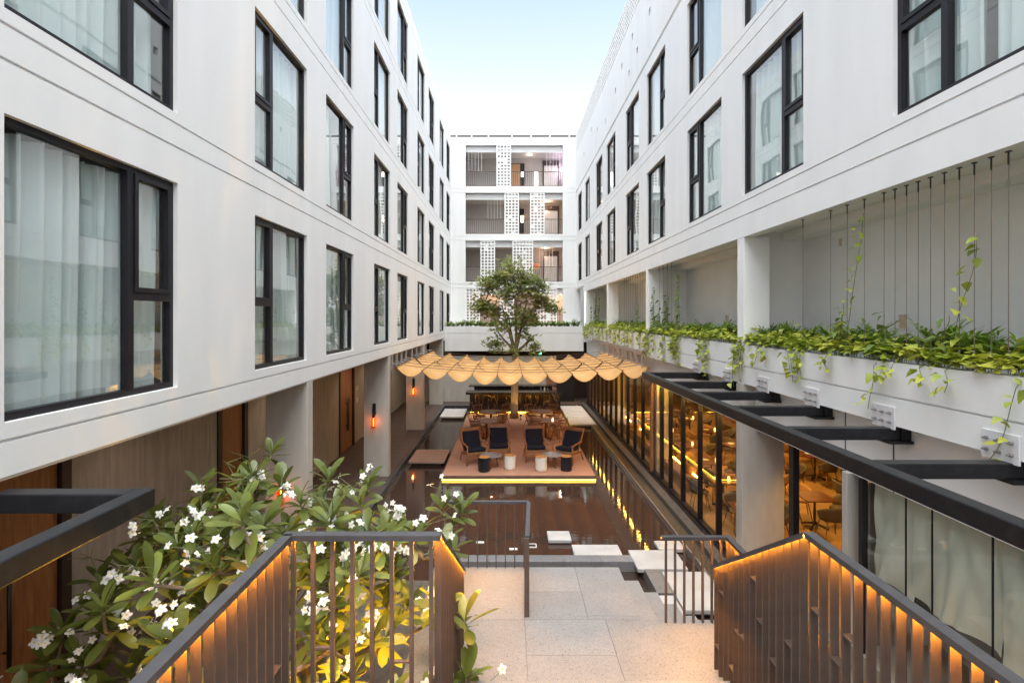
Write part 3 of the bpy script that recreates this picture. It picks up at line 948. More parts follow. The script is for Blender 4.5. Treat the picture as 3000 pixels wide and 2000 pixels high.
def text(s, x, y, z, size, m, parent, name='floor_number'):
    c = bpy.data.curves.new(name, 'FONT')
    c.body = s; c.size = size; c.extrude = 0.006; c.align_x = 'CENTER'; c.align_y = 'CENTER'
    c.materials.append(m)
    o = bpy.data.objects.new(name, c)
    COL.objects.link(o)
    bpy.context.view_layer.update()
    me = bpy.data.meshes.new_from_object(o.evaluated_get(bpy.context.evaluated_depsgraph_get()))
    bpy.data.objects.remove(o)
    o = bpy.data.objects.new(name, me)
    link(o, parent, (x, y, z)); o.rotation_euler = (R(90), 0, 0)
    return o
NUMM = mat('number_paint', (0.62, 0.58, 0.54), 0.5)
text('5', cx(crop(1452), YC), YC - 0.05, OP[0][0] + 2.18, 0.2, NUMM, fw)
text('3', cx(crop(1456), YC), YC - 0.05, OP[1][0] + 2.18, 0.2, NUMM, fw)
text('2', cx(crop(1456), YC), YC - 0.05, OP[2][0] + 2.18, 0.2, NUMM, fw)
text('3', cx(crop(1588), YC), YC - 0.02, OP[1][0] + 1.95, 0.34, NUMM, fw)
text('2', cx(crop(1588), YC), YC - 0.02, OP[2][0] + 1.95, 0.34, NUMM, fw)
pn = thing('wall_panel', 'glowing orange framed panel on the second corridor wall', 'panel', (cx(crop(1270), YC), YC, 9))
cbox('panel_frame', 1218, 1308, 8.50, 8.90, YC - 0.05, YC - 0.006, mat('panel_pale', (0.8, 0.5, 0.36), 0.6), pn)
cbox('print', 1224, 1300, 8.55, 8.85, YC - 0.056, YC - 0.051, ROSE, pn)
for i, (lv, px, e) in enumerate(((1, 1408, 9), (2, 1384, 10), (3, 1580, 22), (0, 1180, 3), (3, 700, 16))):
    x = cx(crop(px), 35.2); z = OP[lv][1] - 0.362
    t = thing('corridor_lamp', 'small warm ceiling lamp in the %s corridor%s' % (RL[lv], ' near the corner screen' if i == 4 else ''), 'ceiling lamp', (x, 35.2, z), 'corridor ceiling lamps')
    m_ = MB(); m_.lathe([(0.03, -0.03), (0.06, -0.02), (0.06, 0)], 12, (x, 35.2, z)); obj('lens', m_, LAMPC, t)
    light('corridor_light', 'POINT', (x, 35.2, z - 0.15), e, (1.0, 0.62, 0.40) if lv else (1, 0.85, 0.75), t, 0.06)
x = cx(crop(1596), 35.6)
t = thing('strip_lamp', 'bright violet white lamp at the end of the top corridor', 'lamp', (x, 35.6, 15.2))
m_ = MB(); m_.lathe([(0.02, 0.1), (0.10, 0.02), (0.12, -0.10), (0.05, -0.16)], 12, (x, 35.6, 15.35)); obj('shade', m_, LAMPP, t)
m_ = MB(); m_.tube([(x, 35.6, 15.45), (x, 35.6, 16.25)], 0.01, 6); obj('rod', m_, IRON, t)
light('strip_light', 'POINT', (x - 0.1, 35.5, 15.6), 5, (0.85, 0.6, 1.0), t, 0.08)
# rooftop glass balustrade
bal = thing('glass_balustrade', 'frameless glass balustrade on the roof of the end wing', 'balustrade', (0, YF + 0.3, 17.1))
pxs = [1322, 1340, 1370, 1422.6, 1474, 1528, 1580, 1632, 1685, 1702]
for i in range(len(pxs) - 1):
    m_ = MB(); m_.box(cx(pxs[i]) + 0.01, cx(pxs[i + 1]) - 0.01, YF + 0.30, YF + 0.312, 17.28, 18.6); obj('glass_panel', m_, GLASSB, bal)
m_ = MB(); m_.box(cx(1316), cx(1692), YF + 0.02, YF + 0.16, 17.145, 17.28); obj('gutter', m_, mat('gutter_grey', (0.10, 0.08, 0.08), 0.5), bal)
for p in (1337.6, 1382, 1431, 1500, 1556, 1611, 1668):
    m_ = MB(); m_.box(cx(p) - 0.05, cx(p) + 0.05, YF - 0.01, YF + 0.019, 17.145, 17.32); obj('bracket', m_, ALU, bal)
# ------------------------------------------------------------------ ground level: walkway, pool, deck
wk = obj('walkway', MB().box(XI - 0.2, -3.80, 0, 31.2, -0.4, -0.03), mat('grout', (0.16, 0.12, 0.10), 0.9), kind='structure')
tile = MB(); tile.box(-0.296, 0.296, -0.296, 0.296, -0.03, 0.0)
tme = tile.mesh('tile', TILEB)
for i in range(4):
    for j in range(40):
        y = 6.9 + j * 0.6
        inst('tile', tme, wk, (XI + 0.32 + 0.601 * i, y, 0.0))
kerb_me = {}
def kerbs(parent, x0, x1, y0, y1, z1, n, axis, m, h=0.3):
    for i in range(n):
        if axis == 'y':
            a = y0 + (y1 - y0) * i / n; b = y0 + (y1 - y0) * (i + 1) / n
            m_ = MB(); m_.box(x0, x1, a + 0.002, b - 0.002, z1 - h, z1)
        else:
            a = x0 + (x1 - x0) * i / n; b = x0 + (x1 - x0) * (i + 1) / n
            m_ = MB(); m_.box(a + 0.002, b - 0.002, y0, y1, z1 - h, z1)
        obj('kerb_stone', m_, m, parent, bevel=0.004)
ped = obj('pool_edge', MB().box(-3.79, -3.66, 10, 30.2, -0.7, -0.31), KERB, kind='structure')
kerbs(ped, -3.795, -3.66, 10.0, 29.6, 0.0, 18, 'y', KERB)
kerbs(ped, -3.795, 2.0, 29.6, 29.95, 0.0, 8, 'x', KERB)
kerbs(ped, -1.2, 2.75, 10.67, 10.97, 0.0, 5, 'x', KERBF)
kerbs(ped, 2.752, 3.05, 9.45, 10.97, 0.0, 2, 'y', KERBF)
kerbs(ped, 4.34, 4.58, 7.0, 30.5, 0.02, 20, 'y', KERBW)
m_ = MB(); m_.box(3.97, 4.0, 7, 30.5, -0.3, -0.02); obj('overflow_edge', m_, mat('edge_metal', (0.35, 0.32, 0.3), 0.3, metal=0.5), ped)
m_ = MB(); m_.box(4.0, 4.34, 7, 30.5, -0.5, -0.13); obj('gravel_bed', m_, GRAVEL, ped, kind='stuff')
obj('paving', MB().box(-3.8, XR + 0.4, 29.95, 31.3, -0.3, -0.002), TILEB, kind='structure')
# near ground beside the stairs
obj('paving', MB().box(-6.2, -1.22, 0, 10.0, -0.6, -0.05), mat('planting_bed', (0.10, 0.085, 0.072), 0.9, var=0.2, vscale=6), kind='structure')
wmb = MB(); wmb.add([(-3.66, 10.97, -0.17), (3.97, 10.97, -0.17), (3.97, 30, -0.17), (-3.66, 30, -0.17)], [(0, 1, 2, 3)])
wmb.add([(3.05, 7, -0.17), (3.97, 7, -0.17), (3.97, 10.97, -0.17), (3.05, 10.97, -0.17)], [(0, 1, 2, 3)])
wmb.add([(-3.66, 10.0, -0.17), (-1.2, 10.0, -0.17), (-1.2, 10.97, -0.17), (-3.66, 10.97, -0.17)], [(0, 1, 2, 3)])
obj('water', wmb, WATER, kind='structure')
wmb = MB(); wmb.add([(-1.2, 7.0, -0.21), (2.752, 7.0, -0.21), (2.752, 10.67, -0.21), (-1.2, 10.67, -0.21)], [(0, 1, 2, 3)])
obj('water', wmb, WATER, kind='structure')

# deck
DX0, DX1, DY0, DY1 = -2.12, 2.795, 16.48, 27.6
dk = obj('deck', MB().box(DX0 + 0.02, DX1 - 0.02, DY0 + 0.02, DY1, -0.12, -0.028), DECKM, kind='structure')
m_ = MB(); y = DY0
while y < DY1:
    for a, b in ((DX0, -0.18), (-0.176, 1.75), (1.754, DX1)):
        dz = rnd.uniform(-0.0015, 0.0015)
        m_.box(a, b, y, min(y + 0.142, DY1), -0.026, dz)
    y += 0.146
obj('boards', m_, DECKM, dk, kind='stuff')
m_ = MB(); m_.box(DX0 - 0.012, DX1 + 0.012, DY0 - 0.03, DY0 - 0.002, -0.115, 0.0); m_.box(DX0 - 0.03, DX0 - 0.002, DY0, DY1, -0.115, 0.0); m_.box(DX1 + 0.002, DX1 + 0.03, DY0, DY1, -0.115, 0.0)
obj('fascia', m_, mat('deck_fascia', (0.20, 0.115, 0.085), 0.6, var=0.08, vscale=4), dk)
m_ = MB(); m_.box(DX0 + 0.1, DX1 - 0.1, DY0 + 0.1, DY1, -0.5, -0.125); obj('plinth', m_, MATS['deck_fascia'], dk)
led = thing('led_strip', 'amber light strip glowing under the front edge of the deck', 'light strip', (0.3, DY0, -0.13))
m_ = MB(); m_.box(DX0 - 0.01, DX1 + 0.01, DY0 - 0.028, DY0 + 0.01, -0.145, -0.122); obj('strip', m_, LEDY, led)
led = thing('led_strip', 'amber light strip glowing under the deck side facing the restaurant', 'light strip', (DX1, 22, -0.13))
m_ = MB(); m_.box(DX1 - 0.01, DX1 + 0.028, DY0 + 0.02, DY1, -0.145, -0.122); obj('strip', m_, LEDY, led)

def slab(x0, x1, y0, y1, z1, m, label, group=None, t=0.08):
    o = thing('stepping_slab', label, 'stepping stone', ((x0 + x1) / 2, (y0 + y1) / 2, z1 - t), group)
    m_ = MB(); m_.box(x0, x1, y0, y1, z1 - t, z1); obj('slab', m_, m, o, bevel=0.012)
    m_ = MB(); m_.box(x0 + 0.12, x1 - 0.12, y0 + 0.12, y1 - 0.12, -0.6, z1 - t - 0.001); obj('support', m_, KERB, o)
G_ = 'stepping slabs across the pool'
slab(-3.53, -2.26, 18.09, 19.75, 0.0, SLABB, 'brown stepping slab between the walkway and the deck', G_)
for i, (a, b) in enumerate(((26.3, 26.98), (27.02, 27.58), (27.62, 28.59))):
    slab(-3.53, -2.3, a, b, 0.0, SLABW, 'white stepping slab by the walkway end of the bar, %s from the near side' % ORD[i], G_)
for i, (a, b) in enumerate(((24.4, 26.15), (26.2, 26.93), (26.97, 27.6), (27.65, 29.5))):
    slab(2.98, 4.2, a, b, 0.0, SLABW, 'white stepping slab between bar and restaurant glass, %s from the near side' % ORD[i], G_)
slab(0.93, 1.47, 11.87, 12.38, -0.07, SLABW, 'small square white slab alone in the pool near the kerb', G_)
slab(1.44, 2.49, 11.0, 11.66, -0.08, SLABW, 'wide white slab against the granite pool kerb', G_)
slab(2.62, 3.64, 10.35, 11.2, -0.085 + 0.09, SLABW, 'large white slab behind the end of the granite kerb', G_)
slab(3.36, 3.95, 11.4, 11.84, -0.07, SLABW, 'small white slab close to the restaurant gutter', G_)
slab(3.07, 3.95, 8.9, 10.26, 0.0, SLABW, 'big pale slab beside the steps below the short guard rail', G_)
slab(2.3, 3.04, 8.0, 9.4, -0.01, SLABW, 'pale slab at the foot of the terrazzo steps', G_)
# little white pool fittings
def pw(px, py, z=-0.165):
    Y_ = F * (CAMZ - z) / (py - 930); return (px - 1489) / F * Y_, Y_
for i, (px, py, lab) in enumerate(((1336, 1530, 'first'), (1407, 1588, 'second'), (1504, 1607.5, 'third'))):
    x, y = pw(px, py)
    o = obj('pool_light', MB().box(x - 0.09, x + 0.09, y - 0.04, y + 0.04, -0.2, -0.155), CERW)
    tag(o, 'flat white pool light in the water, %s behind the landing rail' % lab, 'pool light', 'white fittings set in the pool')
x, y = pw(1559, 1598)
t = thing('skimmer', 'white framed square skimmer opening in the pool', 'skimmer', (x, y, -0.16))
m_ = MB()
for a, b, c, d in ((-0.1, 0.1, -0.09, -0.07), (-0.1, 0.1, 0.07, 0.09), (-0.1, -0.08, -0.07, 0.07), (0.08, 0.1, -0.07, 0.07)): m_.box(x + a, x + b, y + c, y + d, -0.2, -0.15)
obj('rim', m_, CERW, t)
m_ = MB(); m_.box(x - 0.08, x + 0.08, y - 0.07, y + 0.07, -0.2, -0.16); obj('basket', m_, IRON, t)

# ground-floor end: concrete wall, pillars, dark opening
m_ = MB(); m_.box(-6.2, 2.9, 31.0, 31.2, 0, 2.75); obj('wall_panel', m_, CONC2, fw)
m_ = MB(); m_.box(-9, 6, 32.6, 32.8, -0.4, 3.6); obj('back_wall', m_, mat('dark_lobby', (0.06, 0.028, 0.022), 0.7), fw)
m_ = MB(); m_.box(2.9, 4.0, 31.0, 31.15, 0, 2.6); obj('service_door', m_, FRAME, fw)
m_ = MB(); m_.box(2.3, 2.9, 30.86, 30.99, 0, 2.6); obj('wood_panel', m_, TABLEW, fw)
m_ = MB(); m_.box(-6.4, 8, 31.2, 34, -0.3, -0.01); obj('lobby_floor', m_, TILEB, fw)
# steel channel under the planter (canopy side)
m_ = MB(); m_.box(4.40, 4.525, 16.9, 27.0, 3.84, 3.98); obj('steel_channel', m_, mat('bare_steel', (0.30, 0.235, 0.215), 0.55, var=0.12, vscale=6), pt)

# ------------------------------------------------------------------ restaurant
rs = thing('restaurant_room', 'dim amber lit restaurant room behind the glass', 'room', (8, 20, 0))
m_ = MB(); m_.box(4.84, 12.4, 6.95, 31, -0.3, -0.004); obj('floor', m_, CARPET, rs)
m_ = MB(); m_.box(4.96, 12.4, 3, 31, 2.94, 3.1); obj('ceiling', m_, RCEIL, rs)
m_ = MB(); m_.box(12.2, 12.4, 3, 31, -0.2, 3.1); m_.box(4.8, 12.2, 31.0, 31.2, -0.2, 3.1); obj('wall', m_, RWALL, rs)
gz = thing('glazed_wall', 'dark framed floor to ceiling glass wall of the restaurant', 'glass wall', (4.75, 18, 0))
my = [10.35, 11.57, 12.70, 13.94, 15.0, 15.87, 16.95]
yy = 18.1
while yy < 30.6: my.append(yy); yy += 1.12
for i, y in enumerate(my):
    w = 0.075 if i % 2 else 0.045
    if abs(y - 16.95) < 0.01: w = 0.12
    m_ = MB(); m_.box(4.70, 4.82, y - w / 2, y + w / 2, 0.09, 2.93); obj('mullion', m_, FRAME, gz)
m_ = MB(); m_.box(4.69, 4.83, 10.12, 30.6, -0.2, 0.09); m_.box(4.585, 4.688, 10.12, 30.6, -0.2, 0.03); obj('sill', m_, FRAME, gz)
for i in range(len(my) - 1):
    m_ = MB(); m_.box(4.755, 4.765, my[i] + 0.03, my[i + 1] - 0.03, 0.092, 2.928); obj('pane', m_, GLASSR, gz)
m_ = MB(); m_.box(4.66, 4.74, 16.7, 16.86, 0, 2.93); obj('wood_post', m_, TABLEW, gz)
for y in (9.85, 16.75, 23.4):
    m_ = MB(); m_.box(4.5 if y < 10 else 4.85, 5.31, y, y + 0.26, -0.3, 2.93 if y > 10 else 3.8); obj('pillar', m_, CONC2, rw, bevel=0.008)
m_ = MB(); m_.box(4.69, 4.92, 7.08, 7.2, -0.3, 2.93); obj('pillar', m_, CONC2, rw, bevel=0.006)
m_ = MB(); m_.box(4.80, 4.9, 8.62, 8.76, -0.3, 2.93); obj('steel_post', m_, FRAME, rw)
# curtained glass
cg = thing('glazed_wall', 'glass panels hiding a sage green drape beside the stairs', 'glass wall', (4.75, 5, 1.2))
jy = [6.82, 6.13, 5.75, 5.03, 4.2, 3.4, 2.6]
for i in range(len(jy) - 1):
    m_ = MB(); m_.box(4.755, 4.767, jy[i + 1] + 0.006, jy[i] - 0.006, 0.6, 2.93); obj('pane', m_, GLASSR, cg)
m_ = MB(); m_.box(4.72, 4.80, 6.83, 6.90, 0.3, 2.93); obj('edge_frame', m_, FRAME, cg)
for q_ in jy[1:-1]:
    m_ = MB(); m_.box(4.752, 4.77, q_ - 0.005, q_ + 0.005, 0.6, 2.93); obj('joint', m_, FRAME, cg)
m_ = MB(); m_.box(5.9, 6.0, 2.5, 7.05, 0, 3.0); m_.box(4.7, 6.0, 2.5, 7.05, 0.3, 0.6); m_.box(4.95, 5.9, 7.0, 7.05, 0.6, 2.94); obj('room_wall', m_, mat('drape_room', (0.20, 0.20, 0.18), 0.8), cg)
for k, (a, b, hem) in enumerate(((6.8, 6.16, 0.28), (6.14, 5.06, 0.34), (5.04, 2.7, 0.24))):
    m_ = MB()
    ph = k * 2.3
    def fn(s, t, a=a, b=b, ph=ph, hem=hem):
        y = a + (b - a) * s
        z = 1.38 + hem + 0.03 * math.sin(7 * y + ph) + t * (2.92 - 1.38 - hem)
        n_ = mnoise.noise(Vector((y * 2.2 + ph, z * 1.1, 3.0)))
        return (4.87 + 0.012 * math.sin(y * 21 + 1.6 * math.sin(3.3 * y) + n_ * 5) * (1.1 - 0.6 * t) + 0.05 * n_ + 0.03 * mnoise.noise(Vector((y * 7 + z * 2, z * 2.5 - y, ph))), y, z)
    m_.grid(fn, 90, 18)
    o = obj('drape', m_, CURTG, smooth=True)
    tag(o, ['sage drape with a loose fold at the pillar end', 'smooth sage drape in the middle of the glass', 'long sage drape nearest the stair rail'][k], 'curtain', 'sage drapes behind the glass')

def shell_chair(name, m, label):
    t = thing(name, label, 'chair', (0, 0, 0), 'restaurant shell chairs')
    mb = MB()
    def fn(s, t_):
        a = (s - 0.5) * 2
        ang = a * 1.9
        h = 0.44 + t_ * (0.36 - 0.20 * abs(a) ** 1.6)
        r_ = 0.20 + 0.06 * t_
        return (math.sin(ang) * (r_ + 0.03), math.cos(ang) * r_ + 0.02 + 0.05 * t_ * (1 - abs(a)), h)
    mb.grid(fn, 16, 4)
    mb.lathe([(0.21, 0.42), (0.235, 0.44), (0.21, 0.465)], 18)
    o = obj('shell', mb, m, t, smooth=True)
    s_ = o.modifiers.new('thick', 'SOLIDIFY'); s_.thickness = 0.022
    for sx in (-1, 1):
        for sy in (-1, 1):
            obj('leg', MB().tube([(sx * 0.15, sy * 0.14, 0.43), (sx * 0.23, sy * 0.22, 0.0)], [0.017, 0.011], 7), WALNUT, t, smooth=True)
    return t
def pedestal_table(label):
    t = thing('dining_table', label, 'table', (0, 0, 0), 'restaurant pedestal tables')
    obj('tabletop', MB().box(-0.36, 0.36, -0.36, 0.36, 0.715, 0.745), REDTOP, t, bevel=0.006)
    obj('column', MB().lathe([(0.05, 0.06), (0.028, 0.14), (0.034, 0.35), (0.024, 0.5), (0.03, 0.66), (0.06, 0.714)], 12), IRON, t, smooth=True)
    m_ = MB()
    for k in range(4):
        a = k * PI / 2 + PI / 4
        m_.tube([(0, 0, 0.09), (0.16 * math.cos(a), 0.16 * math.sin(a), 0.06), (0.30 * math.cos(a), 0.30 * math.sin(a), 0.02)], [0.032, 0.024, 0.03], 8)
    obj('foot', m_, IRON, t, smooth=True)
    return t
c_t = shell_chair('shell_chair', SHELLT, 'tan shell chair facing the table behind the concrete pillar')
c_g = shell_chair('shell_chair', SHELLG, 'dark shell chair beside the table behind the concrete pillar')
tb0 = pedestal_table('red wood pedestal table alone between two pillars')
tabs = [(7.45, 12.45), (5.5, 11.7), (5.75, 13.7), (6.15, 15.5), (6.15, 17.5), (6.15, 19.6), (6.15, 21.7), (7.75, 15.0), (7.8, 17.5), (7.8, 19.7), (7.8, 22.0), (9.6, 13.6), (9.7, 16.2), (9.7, 18.6), (9.7, 21.2), (7.8, 24.6), (6.15, 24.2)]
first_t = first_g = True
def tname(i):
    x, y = tabs[i]
    if i == 0: return 'table between the two near pillars'
    row = 'row by the glass' if x < 6.5 else ('middle row' if x < 8.5 else 'inner row')
    k = [j for j in range(1, len(tabs)) if (tabs[j][0] < 6.5) == (x < 6.5) and (tabs[j][0] < 8.5) == (x < 8.5)]
    k.sort(key=lambda j: tabs[j][1])
    return '%s table of the %s' % (ORD[k.index(i)], row)
for i, (x, y) in enumerate(tabs):
    ln = ['near', 'middle', 'far'][min(2, int((y - 9) / 6))]
    lab = 'dark red square table seen between the two near pillars' if i == 0 else 'square pedestal table, ' + tname(i) + ' in the restaurant'
    if i == 0:
        tb0.location = (x, y, 0)
    else:
        dup(tb0, (x, y, 0), rnd.uniform(-0.1, 0.1), lab)
    for k, a in enumerate((0, PI / 2, PI, -PI / 2)):
        if (i * 5 + k * 3) % 7 == 0 and i > 0: continue
        tan = (i + k) % 3 == 0
        src = c_t if tan else c_g
        p = (x + math.sin(a) * -0.62 * -1, y + math.cos(a) * 0.62, 0)
        rz = -a + rnd.uniform(-0.35, 0.35)
        lab = '%s shell chair %s the %s' % ('tan' if tan else 'dark', ['beyond', 'inward of', 'nearer than', 'poolward of'][k], tname(i))
        if tan and first_t:
            c_t.location = p; c_t.rotation_euler = (0, 0, rz); c_t['label'] = lab; first_t = False
        elif (not tan) and first_g:
            c_g.location = p; c_g.rotation_euler = (0, 0, rz); c_g['label'] = lab; first_g = False
        else:
            dup(src, p, rz, lab)
# candles / settings on the tables
for i, (x, y) in enumerate(tabs[1:14]):
    o = obj('candle_jar', MB().lathe([(0.03, 0.0), (0.034, 0.05), (0.03, 0.12)], 10, (x + 0.1, y - 0.12, 0.746)), LEDC)
    tag(o, 'glowing candle jar on the ' + tname(i + 1), 'candle', 'candle jars on the restaurant tables')
    o = obj('plate', MB().lathe([(0.06, 0.0), (0.11, 0.012), (0.11, 0.016)], 14, (x - 0.14, y + 0.1, 0.746)), CERW)
    tag(o, 'small pale plate on the ' + tname(i + 1), 'plate', 'plates on the restaurant tables')
cv = thing('led_strip', 'amber cove strip along the top of the restaurant glass', 'light strip', (4.99, 20, 2.9))
m_ = MB(); m_.box(4.97, 5.01, 10.4, 30.6, 2.895, 2.93); obj('strip', m_, LEDK, cv)
# long amber cove strip and ceiling lamps
ll = thing('led_strip', 'long amber light strip along the restaurant bench by the glass', 'light strip', (5.4, 16, 0.5))
m_ = MB(); m_.box(5.49, 5.52, 14.9, 26, 0.42, 0.45); obj('strip', m_, LED, ll)
m_ = MB(); m_.box(5.1, 5.48, 14.9, 26, 0.0, 0.43); obj('bench', m_, TABLEW, ll)
for i, (x, y) in enumerate(((6.6, 9.2), (8.6, 11.5), (6.8, 13.6), (9.2, 15.8), (6.9, 17.6), (8.8, 20.4), (6.6, 22.4), (8.8, 25.4), (6.6, 27.5))):
    t = thing('pendant_lamp', 'amber ceiling lamp inside the restaurant, %s from the near end' % ORD[i], 'ceiling lamp', (x, y, 2.93), 'restaurant ceiling lamps')
    m_ = MB(); m_.lathe([(0.09, -0.10), (0.10, 0.0)], 14, (x, y, 2.935)); obj('canister', m_, IRON, t)
    m_ = MB(); m_.lathe([(0.08, -0.006), (0.02, -0.008)], 14, (x, y, 2.83)); obj('lens', m_, LAMPC, t)
    light('pendant_light', 'SPOT', (x, y, 2.80), 85, (1.0, 0.50, 0.10), t, 0.08, (0, 0, 0), R(140))

# ------------------------------------------------------------------ pergola steel
pg = thing('steel_pergola', 'black steel box beam frame bolted to the white planter', 'pergola frame', (3.3, 8, 3.63))
m_ = MB(); m_.box(3.2, 3.34, 0.5, 12.27, 3.632, 3.78); obj('long_beam', m_, STEEL, pg, bevel=0.012)
for y in (12.2, 10.46, 9.0, 7.56, 6.1, 4.64, 3.2):
    y0 = y - 0.07
    m_ = MB(); m_.box(3.341, 4.62, y0, y0 + 0.14, 3.636, 3.776); obj('cross_beam', m_, STEEL, pg, bevel=0.01)
    m_ = MB(); m_.box(4.46, 4.74, y0 - 0.05, y0 + 0.19, 3.60, 3.632); m_.box(4.622, 4.74, y0 - 0.01, y0 + 0.15, 3.633, 3.806); obj('bracket', m_, STEEL, pg)
    pl = obj('bolted_plate', MB().box(XR - 0.022, XR - 0.002, y - 0.12, y + 0.24, 3.765, 4.03), ALU, pg, bevel=0.003)
    for a in (-0.06, 0.06, 0.18):
        for z in (3.85, 3.955):
            m_ = MB(); m_.tube([(XR - 0.022, y + a, z), (XR - 0.050, y + a, z)], 0.017, 6); m_.tube([(XR - 0.05, y + a, z), (XR - 0.075, y + a, z)], 0.009, 6)
            obj('bolt', m_, BOLTM, pl)
pg2 = thing('steel_pergola', 'black steel box beam corner frame fixed to the pillared wing', 'pergola frame', (-2.8, 3, 3.63))
m_ = MB(); m_.box(-2.84, -2.70, 0.4, 3.92, 3.632, 3.78); obj('long_beam', m_, STEEL, pg2, bevel=0.012)
m_ = MB(); m_.box(XL + 0.002, -2.841, 3.775, 3.915, 3.632, 3.778); obj('cross_beam', m_, STEEL, pg2, bevel=0.012)

# ------------------------------------------------------------------ stairs, landing, guards
PZ = 1.38
ld = obj('landing', MB().box(-1.1, 1.63, 3.9, 7.58, PZ - 0.25, PZ - 0.032), CONC, kind='structure')
def tz(x0, x1, y0, y1, z=PZ, par=ld):
    m_ = MB(); m_.box(x0 + 0.002, x1 - 0.002, y0 + 0.002, y1 - 0.002, z - 0.03, z); return obj('paving_slab', m_, TERR, par)
tz(-1.1, 0.20, 6.28, 7.6); tz(-1.1, 0.20, 5.2, 6.28); tz(-1.1, 0.2, 3.9, 5.2)
tz(0.2, 0.985, 6.92, 7.6); tz(0.2, 0.985, 6.28, 6.92)
tz(0.985, 1.638, 6.36, 7.6); tz(0.985, 1.638, 6.28, 6.36)
tz(0.2, 1.19, 5.62, 6.28); tz(0.2, 1.19, 4.9, 5.62); tz(1.19, 2.72, 4.9, 6.28); tz(0.2, 2.72, 3.9, 4.9)
m_ = MB(); m_.box(1.63, 2.72, 3.9, 6.28, PZ - 0.25, PZ - 0.032); obj('landing_base', m_, CONC, ld)
x = 1.638
st = obj('steps', MB().box(1.65, 3.0, 6.3, 7.5, -0.4, 0.2), CONC, kind='structure')
zz = PZ
far = [7.6, 7.55, 7.52, 7.6, 8.2, 8.4, 8.4, 8.4]
for k in range(7):
    zz -= 0.172
    w = 0.28
    yf = 7.55
    m_ = MB(); m_.box(x, x + w, 6.285, yf, max(-0.2, zz - 0.172), zz); obj('step', m_, TERR, st, bevel=0.004)
    x += w
m_ = MB(); m_.box(1.65, 2.2, 6.3, 7.5, 0.2, 0.8); obj('step_base', m_, CONC, st)
# upper flight (mostly out of frame) and upper landing
UZ = CAMZ - 2.57
for k in range(6):
    m_ = MB(); m_.box(-0.5, 2.15, 4.98 - 0.28 * (k + 1), 4.98 - 0.28 * k, PZ, PZ + 0.172 * (k + 1)); 
    if k < 6: obj('step', m_, TERR, st, bevel=0.004)
obj('upper_landing', MB().box(-1.6, 2.2, -2.0, 3.52, UZ - 0.2, UZ - 0.02), TERR, kind='structure')

def fin_rail(t, p0, p1, drop, pitch, fw_, ft, fins_base=None, plates=(), led_=True, capw=0.075):
    """guard: cap from p0 to p1, fins hanging down to z base"""
    p0, p1 = Vector(p0), Vector(p1)
    d = p1 - p0; L = d.length; dn = d.normalized()
    hd = Vector((dn.x, dn.y, 0)).normalized()
    side = Vector((-hd.y, hd.x, 0))
    m_ = MB(); m_.bar(p0, p1, capw, 0.018); obj('top_rail', m_, RAILTOP, t, bevel=0.002)
    m_ = MB()
    for sg in (-1, 1):
        m_.bar(p0 + side * (sg * (capw / 2 - 0.002)) + Vector((0, 0, -0.019)), p1 + side * (sg * (capw / 2 - 0.002)) + Vector((0, 0, -0.019)), 0.004, 0.028)
    obj('rail_flange', m_, RAILTOP, t)
    if led_:
        m_ = MB(); m_.bar(p0 + Vector((0, 0, -0.0145)) + dn * 0.01, p1 + Vector((0, 0, -0.0145)) - dn * 0.01, 0.010, 0.007); obj('light_strip', m_, LEDG, t)
    hl = Vector((d.x, d.y, 0)).length
    n = int(hl / pitch)
    for i in range(n + 1):
        q = p0 + d * ((i + 0.5) / (n + 1))
        zb = fins_base(q) if fins_base else q.z - drop
        ztop = q.z - 0.012
        m_ = MB()
        a = side * (fw_ / 2); b = hd * (ft / 2)
        vs_ = []
        for z in (zb, ztop):
            for s1, s2 in ((-1, -1), (1, -1), (1, 1), (-1, 1)):
                v = q + a * s1 + b * s2
                v.z = z + (s2 * ft / 2 * (dn.z / max(1e-6, math.hypot(dn.x, dn.y))) if z == ztop else 0)
                vs_.append(v)
        m_.add(vs_, [(0, 3, 2, 1), (4, 5, 6, 7), (0, 1, 5, 4), (1, 2, 6, 5), (2, 3, 7, 6), (3, 0, 4, 7)])
        obj('baluster', m_, BRONZE, t)
        for (pi_, dz) in plates:
            if pi_ == i and i < n:
                q2 = p0 + d * ((i + 1.0) / (n + 1))
                m_ = MB(); m_.bar(q2 + Vector((0, 0, -dz - q2.z + q.z)) - hd * (pitch * 0.47), q2 + Vector((0, 0, -dz - q2.z + q.z)) + hd * (pitch * 0.47), fw_ * 0.95, 0.012)
                obj('shelf_plate', m_, BRONZE, t)
RX = 2.20
HT = CAMZ - 1.575
rg = thing('stair_guard', 'bronze fin guard with amber lit cap on the restaurant side of the stairs', 'railing', (RX, 4, PZ))
slope = lambda q: PZ + max(0.0, min(1.13, (4.9 - q.y) * 0.62)) - 0.06
fin_rail(rg, (RX, 0.6, HT), (RX, 3.745, HT), 1.15, 0.118, 0.058, 0.011, plates=[(i, 0.35 + 0.5 * rnd.random()) for i in (4, 9, 14, 20, 22, 23, 25)])
fin_rail(rg, (RX, 3.757, HT - 0.006), (RX, 5.45, CAMZ - 2.64), 1.1, 0.118, 0.058, 0.011, fins_base=slope, plates=((1, 0.85), (3, 1.0), (5, 0.66), (6, 0.28), (8, 0.8), (9, 0.75), (10, 1.1), (12, 0.35), (13, 0.9)))
lg = thing('stair_guard', 'bronze fin guard with amber lit cap wrapping the frangipani side landing', 'railing', (-0.5, 3.7, PZ))
LX, LX2 = -0.525, -1.595
fin_rail(lg, (LX2, 0.6, HT), (LX2, 3.71, HT), 1.15, 0.118, 0.058, 0.011, plates=[(i, 0.35 + 0.5 * rnd.random()) for i in (3, 8, 13, 17, 20, 24)])
